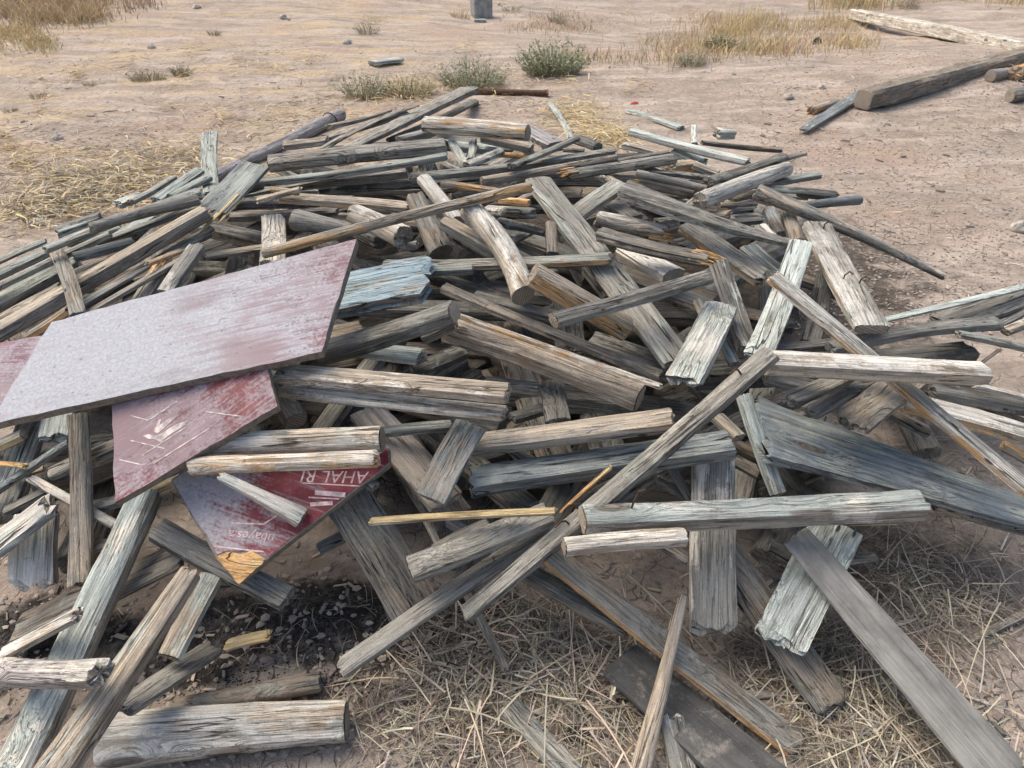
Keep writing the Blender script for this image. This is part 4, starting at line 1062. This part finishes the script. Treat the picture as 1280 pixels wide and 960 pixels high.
# ------------------------------------------------------------------ timbers deep in the heap, glimpsed through the gaps
HULL = [(-40, 372), (60, 318), (150, 270), (262, 222), (430, 165), (585, 140), (690, 190), (850, 185), (985, 215), (1050, 262), (1000, 310),
        (1015, 425), (1320, 400), (1320, 560), (1160, 600), (1050, 690), (960, 730), (800, 730), (640, 715), (520, 700), (440, 650), (340, 690), (180, 730), (-40, 770)]
def inpoly(p, poly):
    x, y = p; r = False
    for i in range(len(poly)):
        (x0, y0), (x1, y1) = poly[i], poly[i - 1]
        if (y0 > y) != (y1 > y) and x < (x1 - x0) * (y - y0) / (y1 - y0) + x0: r = not r
    return r
ITQ = [(q, t) for t in items for q in quads(t)]
rf = random.Random(21); made = 0
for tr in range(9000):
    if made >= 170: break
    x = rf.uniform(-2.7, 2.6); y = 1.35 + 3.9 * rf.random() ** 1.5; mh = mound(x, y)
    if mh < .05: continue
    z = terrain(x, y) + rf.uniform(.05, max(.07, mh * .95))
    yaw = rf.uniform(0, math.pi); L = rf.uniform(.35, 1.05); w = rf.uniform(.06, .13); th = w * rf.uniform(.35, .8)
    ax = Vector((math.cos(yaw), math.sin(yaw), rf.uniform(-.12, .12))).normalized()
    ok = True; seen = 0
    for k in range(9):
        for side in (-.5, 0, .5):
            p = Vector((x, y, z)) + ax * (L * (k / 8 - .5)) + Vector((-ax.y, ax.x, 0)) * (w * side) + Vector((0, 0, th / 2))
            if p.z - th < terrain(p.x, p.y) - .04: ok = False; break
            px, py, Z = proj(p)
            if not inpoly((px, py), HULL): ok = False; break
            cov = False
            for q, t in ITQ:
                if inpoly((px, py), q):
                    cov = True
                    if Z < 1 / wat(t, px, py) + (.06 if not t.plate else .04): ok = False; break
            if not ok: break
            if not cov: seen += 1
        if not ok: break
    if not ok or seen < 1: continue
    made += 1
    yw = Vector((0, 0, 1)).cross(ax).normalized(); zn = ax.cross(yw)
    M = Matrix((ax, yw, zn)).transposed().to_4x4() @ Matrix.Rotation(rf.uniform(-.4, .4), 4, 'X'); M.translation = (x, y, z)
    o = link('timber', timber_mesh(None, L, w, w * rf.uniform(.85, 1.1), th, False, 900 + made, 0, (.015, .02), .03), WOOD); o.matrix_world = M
    setw(o, rf.choice(('GkB', 'BGG', 'GkG', 'kGB', 'gGG')), 900 + made, .45)  # tones darker than the upper timbers: shade of the gaps put into their colour
    tag(o, 'dark old timber deep inside the heap, glimpsed through a gap between upper timbers', 'timber', 'dark timbers deep inside the heap', 'thing')

# ------------------------------------------------------------------ ground
def ground():
    n = 430; k = 5.6; sx = .95
    den = math.sinh(k)
    us = [math.sinh(k * (2 * i / n - 1)) * sx for i in range(n + 1)]
    vs = [(us[i], 2.4 + us[j], 0.0) for j in range(n + 1) for i in range(n + 1)]
    vs = [(x, y, terrain(x, y) if abs(x) < 40 and abs(y) < 60 else 0.0) for x, y, _ in vs]
    fs = [(j * (n + 1) + i, j * (n + 1) + i + 1, (j + 1) * (n + 1) + i + 1, (j + 1) * (n + 1) + i) for j in range(n) for i in range(n)]
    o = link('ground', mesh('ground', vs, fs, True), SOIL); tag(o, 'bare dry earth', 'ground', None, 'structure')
ground()

def gpt(px, py):
    Z = hit(px, py, 0, False); return CAM + ray(px, py) * Z

# ------------------------------------------------------------------ stalks and grass
class Blades:
    def __init__(s): s.v, s.f, s.c = [], [], []
    def add(s, pts, w, col, side):
        b = len(s.v); n = len(pts)
        for i, p in enumerate(pts):
            ww = w * (1 - .75 * (i / (n - 1)) ** 2) / 2
            s.v.append(tuple(p - side * ww)); s.v.append(tuple(p + side * ww)); s.c += [col, col]
        for i in range(n - 1): s.f.append((b + 2 * i, b + 2 * i + 1, b + 2 * i + 3, b + 2 * i + 2))
    def build(s, name):
        me = mesh(name, s.v, s.f)
        at_ = me.color_attributes.new('tint', 'FLOAT_COLOR', 'POINT')
        at_.data.foreach_set('color', [x for c in s.c for x in (*c, 1.0)])
        return link(name, me, BLADE)
def vary(c, r, k=.28):
    f = 1 + r.uniform(-k, k); return tuple(max(0, x * f * (1 + r.uniform(-.08, .08))) for x in c)
def lying(B, p, L, w, col, r, lift=.02):
    a = r.uniform(0, 2 * math.pi); bend = r.gauss(0, .42); n = 5; kink = r.choice((0, 0, 0, r.uniform(-.9, .9))); pts = []; q = Vector(p) + Vector((0, 0, r.uniform(.002, lift)))
    dz = r.uniform(-.25, .25)
    for i in range(n + 1):
        g_ = terrain(q.x, q.y) + .003
        pts.append(Vector((q.x, q.y, max(q.z, g_))))
        q = q + Vector((math.cos(a), math.sin(a), dz)) * (L / n); a += bend / n + (kink if i == 2 else 0); dz -= .09
    side = Vector((-math.sin(a), math.cos(a), r.uniform(-.6, .9))).normalized()
    B.add(pts, w, col, side)
def standing(B, p, h, w, col, r, lean=.5):
    a = r.uniform(0, 2 * math.pi); l = r.uniform(.1, lean); n = 4; pts = []
    for i in range(n + 1):
        f = i / n; pts.append(Vector(p) + Vector((math.cos(a) * l * h * f * f, math.sin(a) * l * h * f * f, h * f * (1 - .25 * l * f))))
    v = (Vector(p) - CAM); s_ = Vector((r.uniform(-1, 1), r.uniform(-1, 1), 0)).normalized()
    B.add(pts, w, col, s_)

STRAWC = [(.46, .39, .28), (.36, .30, .215), (.29, .235, .17), (.19, .155, .115), (.56, .50, .39), (.33, .30, .25), (.24, .20, .16)]
YEL = [(.60, .45, .22), (.56, .45, .26), (.64, .52, .32)]
RUST = [(.46, .31, .20), (.55, .41, .26), (.48, .37, .26)]
r = random.Random(5)
LOWQ = [q for q, t_ in ITQ if not t_.plate and max(p_[1] for p_ in q) > 700]
def covered(x, y):
    return y > 640 and any(inpoly((x, y), q) for q in LOWQ)
def region(B, x0, y0, x1, y1, n, Lr, w, cols, lift=.03):
    for _ in range(n):
        qx, qy = r.uniform(x0, x1), r.uniform(y0, y1)
        if covered(qx, qy): continue
        p = gpt(qx, qy)
        lying(B, p, r.uniform(*Lr), w * r.choice((.4, .6, .8, 1.0, 1.6)), vary(r.choice(cols), r), r, lift)
def cloud(B, pts, n, sp, Lr, w, cols, lift=.03):          # patches round centre pixels
    for _ in range(n):
        cx, cy = r.choice(pts)
        qx, qy = cx + r.gauss(0, sp), cy + r.gauss(0, sp * .55)
        if covered(qx, qy): continue
        p = gpt(qx, qy)
        lying(B, p, r.uniform(*Lr), w * r.choice((.4, .6, .8, 1.0, 1.6)), vary(r.choice(cols), r), r, lift)
B = Blades()
region(B, 520, 755, 850, 960, 2300, (.03, .12), .0026, STRAWC, .035)
region(B, 440, 860, 640, 950, 500, (.03, .14), .0024, STRAWC, .03)
cloud(B, [(640, 800), (700, 830), (620, 860), (730, 870), (560, 850), (680, 770)], 1300, 42, (.03, .12), .0026, STRAWC, .045)
region(B, 880, 790, 1130, 960, 900, (.04, .15), .0026, STRAWC, .03)
cloud(B, [(1040, 800), (1000, 880), (1060, 900), (980, 940), (1110, 930)], 1500, 36, (.04, .16), .0026, STRAWC, .04)
region(B, 1060, 640, 1280, 860, 480, (.04, .16), .0024, STRAWC, .025)
cloud(B, [(1100, 730), (1150, 720), (1210, 760), (1160, 770), (1180, 620), (1150, 560), (1200, 600)], 1300, 34, (.04, .15), .0024, STRAWC, .035)
region(B, 160, 740, 520, 900, 330, (.02, .10), .002, STRAWC, .02)
region(B, 1080, 860, 1280, 960, 260, (.04, .2), .0024, STRAWC, .02)
for _ in range(330):                                    # thicker broken stalks
    cx_, cy_ = r.choice([(640, 840), (560, 880), (720, 870), (600, 800), (690, 790), (1040, 850), (1080, 910), (1130, 740), (1200, 780), (980, 900), (760, 930)])
    qx, qy = cx_ + r.gauss(0, 42), cy_ + r.gauss(0, 28)
    if covered(qx, qy): continue
    lying(B, gpt(qx, qy), r.uniform(.08, .24), r.uniform(.003, .006), vary(r.choice([(.60, .52, .39), (.50, .43, .32), (.42, .36, .28)]), r, .2), r, .05)
for _ in range(60):                                     # long single stalks
    p = gpt(r.choice((r.uniform(440, 860), r.uniform(1020, 1280))), r.uniform(660, 950)); lying(B, p, r.uniform(.2, .42), .0036, vary((.58, .50, .37), r, .15), r, .05)
tag(B.build('dry_straw'), 'tangle of dry straw and weed stalks on the ground in front of the heap', 'straw', None, 'stuff')
B = Blades()
cloud(B, [(720, 150), (740, 165), (760, 170), (700, 140), (780, 178), (730, 140)], 1500, 16, (.06, .2), .006, YEL, .05)
cloud(B, [(60, 255), (110, 235), (30, 270), (150, 225), (200, 205), (90, 260), (170, 215), (240, 195), (130, 250), (190, 235), (80, 225)], 4200, 24, (.05, .18), .007, YEL + YEL + STRAWC, .06)
cloud(B, [(30, 215), (100, 195), (160, 180), (20, 190), (300, 160), (360, 140), (420, 125), (640, 125)], 1700, 26, (.05, .16), .007, RUST + STRAWC, .04)
cloud(B, [(480, 120), (540, 110), (620, 100), (700, 95), (520, 125)], 900, 18, (.06, .2), .008, YEL + RUST, .06)
for _ in range(46):
    cx_, cy_ = r.choice(((r.uniform(0, 420), r.uniform(90, 290)), (r.uniform(0, 1280), r.uniform(15, 110))))
    if cy_ > 330 - cx_ * .55 and cx_ < 420: cy_ = r.uniform(60, 150)
    cloud(B, [(cx_, cy_)], 70, r.uniform(6, 16), (.04, .16), .006, YEL + RUST, .06)
region(B, 0, 60, 1280, 180, 1500, (.05, .16), .007, STRAWC, .02)
region(B, 960, 150, 1280, 400, 700, (.03, .12), .004, STRAWC, .012)
tag(B.build('dry_litter'), 'thin dry grass litter on the bare ground behind the heap', 'dry grass', None, 'stuff')
B = Blades()
def stand_region(x0, y0, x1, y1, n, hr, w, cols, lean=.6):
    cl = [(r.uniform(x0, x1), r.uniform(y0, y1)) for _ in range(9)]
    for _ in range(n):
        cx, cy = r.choice(cl)
        p = gpt(min(x1 + 40, max(x0 - 40, cx + r.gauss(0, (x1 - x0) * .11))), cy + r.gauss(0, (y1 - y0) * .13)); q = noise.noise((p.x * 1.7, p.y * 1.7, 2)) * .5 + .75
        standing(B, p, r.uniform(*hr) * q, w * r.uniform(.5, 1.3), vary(r.choice(cols), r), r, lean)
stand_region(-60, -12, 120, 24, 5200, (.12, .42), .012, RUST + YEL, .9)
stand_region(-60, -8, 100, 30, 3000, (.08, .3), .012, RUST + YEL, 1.1)
stand_region(100, -14, 190, 12, 700, (.08, .26), .012, RUST, .8)
stand_region(-40, 34, 66, 72, 3600, (.04, .13), .010, YEL, 1.0)
stand_region(880, 22, 1065, 62, 3600, (.08, .30), .009, YEL, .9)
stand_region(800, 30, 1000, 66, 1800, (.05, .2), .009, YEL + RUST, 1.0)
stand_region(1050, -12, 1300, 16, 2600, (.15, .5), .014, YEL, .7)
stand_region(700, 40, 900, 78, 1100, (.05, .2), .009, RUST + YEL, .9)
stand_region(620, 20, 900, 40, 700, (.05, .15), .010, RUST + YEL, .9)
stand_region(1000, 26, 1110, 60, 900, (.04, .16), .008, RUST, .9)
tag(B.build('dry_grass'), 'tall dry yellow grass along the far edge of the yard', 'dry grass', None, 'stuff')

# charred crumbs
def crumbs(name, pts_fn, n, sr, mat, label, cat, seed):
    rc = random.Random(seed); vs, fs = [], []
    base = bmesh.new(); bmesh.ops.create_icosphere(base, subdivisions=1, radius=1); bv = [v.co.copy() for v in base.verts]
    base.verts.index_update(); bf = [tuple(v.index for v in f.verts) for f in base.faces]; base.free()
    for _ in range(n):
        p = pts_fn(rc); s = rc.uniform(*sr); e = (rc.uniform(.6, 1.6), rc.uniform(.5, 1.2), rc.uniform(.4, .9)); a = rc.uniform(0, 6.28)
        ca, sa = math.cos(a), math.sin(a); b = len(vs)
        for v in bv:
            k = s * (1 + rc.uniform(-.3, .3)); x, y, z = v.x * k * e[0], v.y * k * e[1], v.z * k * e[2]
            vs.append((p[0] + x * ca - y * sa, p[1] + x * sa + y * ca, p[2] + z + s * .15))
        fs += [tuple(q + b for q in f) for f in bf]
    o = link(name, mesh(name, vs, fs), mat); tag(o, label, cat, None, 'stuff'); return o
CHAR = mat_flat('charcoal', (.025, .024, .023), .85, .5, 40, .4)
CLOD = mat_flat('dry_clod', (.36, .305, .255), .95, .35, 8, .5)
def pchar(rc):
    cx, cy = rc.choice([(250, 820), (330, 805), (420, 775), (470, 770), (380, 790), (200, 850), (300, 850), (440, 850), (20, 790), (30, 840), (500, 800)])
    return gpt(cx + rc.gauss(0, 32), cy + rc.gauss(0, 17))
crumbs('charcoal_crumbs', pchar, 3200, (.001, .0035), CHAR, 'black charred crumbs and ash in front of the red plywood', 'charcoal', 1)
def pclod(rc):
    if rc.random() < .5: return gpt(rc.uniform(950, 1280), rc.uniform(60, 420))
    if rc.random() < .5: return gpt(rc.uniform(-10, 1290), rc.uniform(0, 200))
    return gpt(rc.uniform(-10, 1290), rc.uniform(680, 960))
crumbs('soil_crumbs', pclod, 7000, (.0025, .011), CLOD, 'loose crumbs of dry soil over the yard', 'soil', 2)

CHIP = bpy.data.materials.new('wood_chip'); CHIP.use_nodes = True
def chips():
    n = N(CHIP); n.out(n.attr('tint', 'GEOMETRY').outputs['Color'], .9, None, .1)
    rc = random.Random(8); vs, fs, cs = [], [], []
    for _ in range(620):
        q = rc.random()
        if q < .5: x, y = rc.uniform(0, 1280), rc.uniform(690, 955)
        elif q < .75: x, y = rc.uniform(940, 1270), rc.uniform(130, 420)
        else: x, y = rc.uniform(0, 700), rc.uniform(60, 260)
        p = gpt(x, y); Z = proj(p)[2]; L = rc.uniform(.008, .045) * (.7 + .14 * Z); w = L * rc.uniform(.08, .35); a = rc.uniform(0, 6.28); th = w * .4
        X = Vector((math.cos(a), math.sin(a), rc.uniform(-.15, .15))); Y = Vector((-math.sin(a), math.cos(a), rc.uniform(-.2, .2))); b = len(vs); p = p + Vector((0, 0, .004))
        for (i, j, k) in ((-1, -.6, 0), (.8, -1, 0), (1, .5, 0), (-.7, 1, 0), (-1, -.6, 1), (.8, -1, 1), (1, .5, 1), (-.7, 1, 1)):
            vs.append(tuple(p + X * (i * L / 2) + Y * (j * w / 2) + Vector((0, 0, k * th))))
        c = vary(rc.choice([(.30, .26, .22), (.45, .38, .30), (.17, .15, .13), (.55, .46, .34), (.24, .20, .16)]), rc); cs += [c] * 8
        fs += [tuple(v + b for v in f) for f in ((3, 2, 1, 0), (4, 5, 6, 7), (0, 1, 5, 4), (1, 2, 6, 5), (2, 3, 7, 6), (3, 0, 4, 7))]
    me = mesh('wood_chips', vs, fs); at_ = me.color_attributes.new('tint', 'FLOAT_COLOR', 'POINT'); at_.data.foreach_set('color', [x for c in cs for x in (*c, 1.0)])
    tag(link('wood_chips', me, CHIP), 'small chips of bark and wood littering the ground round the heap', 'wood chips', None, 'stuff')
chips()
# ------------------------------------------------------------------ shrubs
def shrub(name, px, py, wpx, hpx, n, cols, label, group=None, dead=.25, lean=1.0):
    p0 = gpt(px, py); Z = proj(p0)[2]; W = wpx / F * Z; H = hpx * 1.08 / F * Z; n = int(n * 1.1)
    B2 = Blades(); rs = random.Random(int(px))
    for _ in range(n):
        a = rs.uniform(0, 6.283); d = math.sqrt(rs.random()) * W * .46
        p = Vector((p0.x + math.cos(a) * d, p0.y + math.sin(a) * d * .8, 0)); p.z = terrain(p.x, p.y)
        dirv = Vector((math.cos(a) * d / (W * .46) * lean + rs.uniform(-.4, .4), math.sin(a) * .6 + rs.uniform(-.4, .4), 1.0)).normalized()
        L = H * rs.uniform(.3, 1.25) * (1.15 - .5 * d / (W * .46)); n_ = 4
        pts = [p + dirv * (L * i / n_) + Vector((0, 0, -.12 * L * (i / n_) ** 2)) for i in range(n_ + 1)]
        cst = vary((.46, .38, .24), rs) if rs.random() < dead + .25 else vary(cols[0], rs)
        B2.add(pts, .0035 + H * .008, cst, Vector((rs.uniform(-1, 1), rs.uniform(-1, 1), 0)).normalized())
        for _k in range(5):                               # leaves up the stem
            f = rs.uniform(.25, 1.0); q = p + dirv * (L * f) + Vector((0, 0, -.12 * L * f * f))
            ld = Vector((rs.uniform(-1, 1), rs.uniform(-1, 1), rs.uniform(-.2, .9))).normalized() * (H * rs.uniform(.05, .13))
            B2.add([q, q + ld * .5, q + ld], H * rs.uniform(.018, .04), vary(rs.choice(cols), rs), ld.cross(Vector((rs.uniform(-1, 1), rs.uniform(-1, 1), 1))).normalized())
    o = B2.build(name); return tag(o, label, 'shrub' if 'shrub' in name else 'grass tuft', group)
GR = [(.25, .285, .17), (.33, .35, .22), (.43, .42, .28)]
PG = [(.29, .30, .22), (.37, .37, .28)]
SG = [(.23, .215, .15), (.28, .26, .18)]
g_ = 'weeds growing on the yard'
shrub('green_shrub', 690, 94, 66, 44, 420, GR, 'rounded green shrub standing just behind the heap, densest of the weeds', g_, .1)
shrub('green_shrub', 590, 108, 74, 36, 330, GR + PG, 'loose green weed behind the rising grey-brown plank tip', g_, .3)
shrub('green_shrub', 512, 120, 54, 30, 230, GR + YEL, 'green and yellow weed left of the plank tip at the back', g_, .3)
shrub('green_shrub', 456, 122, 50, 36, 180, PG + GR, 'straggly pale weed with bare stems, leftmost of the row behind the heap', g_, .6)
shrub('green_shrub', 898, 64, 26, 22, 260, [(.11, .145, .085), (.15, .18, .115)], 'dark green bush in the dry grass at the right back', g_, .1)
shrub('pale_shrub', 864, 82, 30, 22, 150, PG, 'pale grey weed left of the dark green bush', g_, .4)
shrub('pale_shrub', 934, 64, 30, 18, 140, GR + YEL, 'small yellow-green weed right of the dark green bush', g_, .2)
shrub('grass_tuft', 185, 101, 46, 14, 240, SG, 'wide grey-green grass tuft alone on the bare slope at the left', g_, .4)
shrub('grass_tuft', 228, 94, 24, 16, 140, SG, 'small grey-green tuft touching the right of the wide tuft', g_, .4)
shrub('grass_tuft', 112, 107, 16, 7, 70, SG, 'tiny grey tuft left of the wide grass tuft', g_, .5)
shrub('grass_tuft', 48, 122, 20, 10, 80, SG, 'low grey tuft near the left edge of the bare slope', g_, .5)
shrub('grass_tuft', 14, 140, 18, 8, 70, SG, 'low tuft at the very left edge of the bare slope', g_, .5)
shrub('grass_tuft', 268, 44, 14, 9, 70, SG, 'small dark tuft higher up the slope above the wide grass tuft', g_, .4)
shrub('grass_tuft', 460, 42, 26, 18, 90, PG + SG, 'faint dry tuft on the bare slope above the pale lath', g_, .6)
shrub('grass_tuft', 697, 28, 20, 16, 80, PG + SG, 'faint dry tuft above the rounded green shrub', g_, .6)
shrub('grass_tuft', 1135, 10, 24, 18, 80, [(.24, .17, .17), (.30, .22, .20)], 'purplish dry bush behind the long cream beam', g_, .6)
shrub('grass_tuft', 576, 22, 26, 12, 80, RUST, 'rusty dry tuft left of the concrete block at the top', g_, .5)
shrub('grass_tuft', 640, 14, 22, 14, 60, SG, 'thin dry tuft right of the concrete block at the top', g_, .6)

# ------------------------------------------------------------------ stones and odd bits
def rock(name, px, py, wpx, hpx, label, group=None, mat=None, seed=1, cat='stone', depth=.8):
    p = gpt(px, py + hpx * .45); Z = proj(p)[2]; W = wpx / F * Z; H = hpx / F * Z
    bm = bmesh.new(); bmesh.ops.create_icosphere(bm, subdivisions=3, radius=.5)
    for v in bm.verts:
        k = 1 + .35 * noise.noise(v.co * 2.1 + Vector((seed, 0, 0))) + .16 * noise.noise(v.co * 5 + Vector((0, seed, 0)))
        v.co = Vector((v.co.x * W * k, v.co.y * W * depth * k, max(-.25, v.co.z) * H * 1.3 * k))
    me = bpy.data.meshes.new(name); bm.to_mesh(me); bm.free()
    o = link(name, me, mat or STONE); o.location = (p.x, p.y, terrain(p.x, p.y) + H * .25); o.rotation_euler = (0, 0, seed)
    return tag(o, label, cat, group)
GSTONE = mat_flat('grey_stone', (.42, .38, .33), .9, .35, 18, .6)
rock('stone', 1274, 282, 22, 15, 'grey stone at the right edge of the bare ground', 'stones on the bare ground', GSTONE, 3)
rock('stone', 985, 120, 15, 7, 'white stone on bare ground left of the small stub', 'stones on the bare ground', STONE, 4)
rock('stone', 1026, 108, 10, 5, 'small white stone between the white stone and the big dark beam', 'stones on the bare ground', STONE, 5)
rock('stone', 72, 171, 13, 7, 'pale stone in dry grass on the left slope', 'stones on the bare ground', STONE, 6)
rock('stone', 190, 58, 10, 5, 'pale stone above the wide grass tuft on the slope', 'stones on the bare ground', STONE, 7)
rock('stone', 246, 8, 12, 5, 'grey stone at the top edge left of centre', 'stones on the bare ground', GSTONE, 8)
rock('stone', 354, 21, 11, 6, 'dark stone alone near the top left of centre', 'stones on the bare ground', GSTONE, 9)
rock('stone', 434, 52, 12, 6, 'dull stone on the slope above the ringed pole', 'stones on the bare ground', GSTONE, 10)
rock('stone', 52, 276, 18, 8, 'flat grey stone in yellow litter left of the heap', 'stones on the bare ground', GSTONE, 12)
rock('earth_clod', 1021, 51, 12, 9, 'black clod at the foot of the tall dry grass on the right', None, CHAR, 11, 'clod')
rs_ = random.Random(33)
for k in range(26):
    px, py = (rs_.uniform(20, 1260), rs_.uniform(4, 105)) if k < 16 else (rs_.uniform(1020, 1270), rs_.uniform(150, 340))
    rock('pebble', px, py, rs_.uniform(3, 7), rs_.uniform(2, 3.6), 'small pebble scattered on the bare ground around the heap', 'pebbles scattered on the bare ground', rs_.choice((STONE, GSTONE)), 50 + k)

def boxes(name, parts, mat, loc, rot=0):
    vs, fs = [], []
    for (x, y, z, a, b, c) in parts:
        k = len(vs)
        for (i, j, l) in ((-1, -1, -1), (1, -1, -1), (1, 1, -1), (-1, 1, -1), (-1, -1, 1), (1, -1, 1), (1, 1, 1), (-1, 1, 1)):
            vs.append((x + i * a, y + j * b, z + l * c))
        fs += [tuple(q + k for q in f) for f in ((3, 2, 1, 0), (4, 5, 6, 7), (0, 1, 5, 4), (1, 2, 6, 5), (2, 3, 7, 6), (3, 0, 4, 7))]
    o = link(name, mesh(name, vs, fs), mat); o.location = loc; o.rotation_euler = (0, 0, rot)
    bv = o.modifiers.new('edge', 'BEVEL'); bv.width = min(parts[0][3:]) * .25; bv.segments = 2
    return o
CONC = mat_flat('old_concrete', (.27, .275, .26), .92, .3, 9, .6)
p = gpt(602, 21)
s = proj(p)[2] / F
cb = boxes('concrete_block', [(0, 0, s * 10, s * 12, s * 11, s * 13)], CONC, p, .3)
tag(cb, 'grey concrete block standing alone on the slope at the top edge', 'concrete block')
p = gpt(600, 27); fp = boxes('flat_slab', [(0, 0, s * 1.2, s * 7, s * 6, s * 1.5)], CONC, p, .1); tag(fp, 'flat pale slab lying before the concrete block at the top', 'slab')
# iron pipe behind the heap
a, b = gpt(588, 118), gpt(685, 121); r0 = 4.2 * proj(a)[2] / F
a.z += r0 * .8; b.z += r0 * .8
pip = link('iron_pipe', mesh('iron_pipe', *tube([tuple(a.lerp(b, k / 8)) for k in range(9)], r0, 14), True, R(50)), NAIL)
tag(pip, 'dark rusty iron pipe lying on the straw behind the heap', 'pipe')
# scrap of red plastic
RED = mat_flat('red_plastic', (.45, .05, .04), .5, .2, 30, .1)
p = gpt(793, 130); s = proj(p)[2] / F
vs = [(-5 * s, -1.5 * s, 0), (-1 * s, -2.6 * s, .9 * s), (4.6 * s, -1 * s, .2 * s), (5.2 * s, 1.8 * s, 1.4 * s), (0, 2.6 * s, 2.4 * s), (-4 * s, 2 * s, .8 * s)]
o = link('plastic_scrap', mesh('plastic_scrap', vs, [(0, 1, 4, 5), (1, 2, 3, 4)]), RED); o.location = p + Vector((0, 0, .004))
md = o.modifiers.new('thick', 'SOLIDIFY'); md.thickness = .002
tag(o, 'scrap of red plastic on the bare ground beyond the pale green lath', 'plastic scrap')
# wire hook in the straw
p = gpt(566, 858); pts = [(-.03, .0, .005), (-.028, .02, .03), (-.01, .035, .045), (.012, .03, .04), (.03, .012, .02), (.035, -.02, .01)]
o = link('wire_hook', mesh('wire_hook', *tube(pts, .0024)), WIRE); o.location = p; tag(o, 'bent black wire lying in the straw by the long tan stick', 'wire')
p = gpt(716, 916); pts = [(-.035, 0, .006), (-.02, .012, .02), (0, .014, .024), (.03, .004, .008)]
rock('earth_clod', 722, 914, 34, 12, 'dark scrap of bark beside the curved grey stick at the bottom', None, CHAR, 19, 'clod')
# loose sticks and twigs lying on the straw at the right
for (x0, y0, x1, y1, rr_, lab) in ((1206, 872, 1300, 935, .004, 'long pale curved twig at the lower right edge'), (1172, 758, 1186, 790, .003, 'short white twig bent beside the smooth grey-green plank'),
                                 (1120, 784, 1158, 790, .003, 'straight white twig right of the smooth grey-green plank'), (1250, 690, 1262, 660, .003, 'forked dry twig near the right edge below the grey batten')):
    a, b = gpt(x0, y0), gpt(x1, y1); m_ = (a + b) / 2 + Vector((.02, .02, .02))
    o = link('twig', mesh('twig', *tube([tuple(a + Vector((0, 0, .006))), tuple(a.lerp(m_, .6)), tuple(m_), tuple(b.lerp(m_, .4)), tuple(b + Vector((0, 0, .006)))], [rr_, rr_, rr_ * .9, rr_ * .8, rr_ * .5])), WOOD)
    setw(o, 'wbw', int(x0), .4); tag(o, lab, 'twig', 'twigs lying on the straw')

# ------------------------------------------------------------------ light
world = bpy.data.worlds.new('World'); scene.world = world; world.use_nodes = True
nt = world.node_tree; bg = nt.nodes['Background']
sky = nt.nodes.new('ShaderNodeTexSky'); sky.sky_type = 'NISHITA'; sky.sun_disc = False
EL, AZ = R(58), R(-60)                       # azimuth from +Y towards +X
sky.sun_elevation = EL; sky.sun_rotation = AZ; sky.air_density = 1.0; sky.dust_density = 4.0; sky.ozone_density = .6
nt.links.new(sky.outputs[0], bg.inputs[0]); bg.inputs[1].default_value = .12
sl = bpy.data.lights.new('sun', 'SUN'); sl.energy = 1.25; sl.angle = R(48); sl.color = (1.0, .94, .80)
so = bpy.data.objects.new('sun', sl); COL.objects.link(so)
d = Vector((math.sin(AZ) * math.cos(EL), math.cos(AZ) * math.cos(EL), math.sin(EL)))
so.rotation_euler = d.to_track_quat('Z', 'Y').to_euler()
vs_ = scene.view_settings; vs_.view_transform = 'Standard'; vs_.look = 'None'; vs_.gamma = 1.0; vs_.exposure = EXPOSURE
vs_.use_curve_mapping = False

scene.cycles.max_bounces = 5; scene.cycles.diffuse_bounces = 3; scene.cycles.glossy_bounces = 2
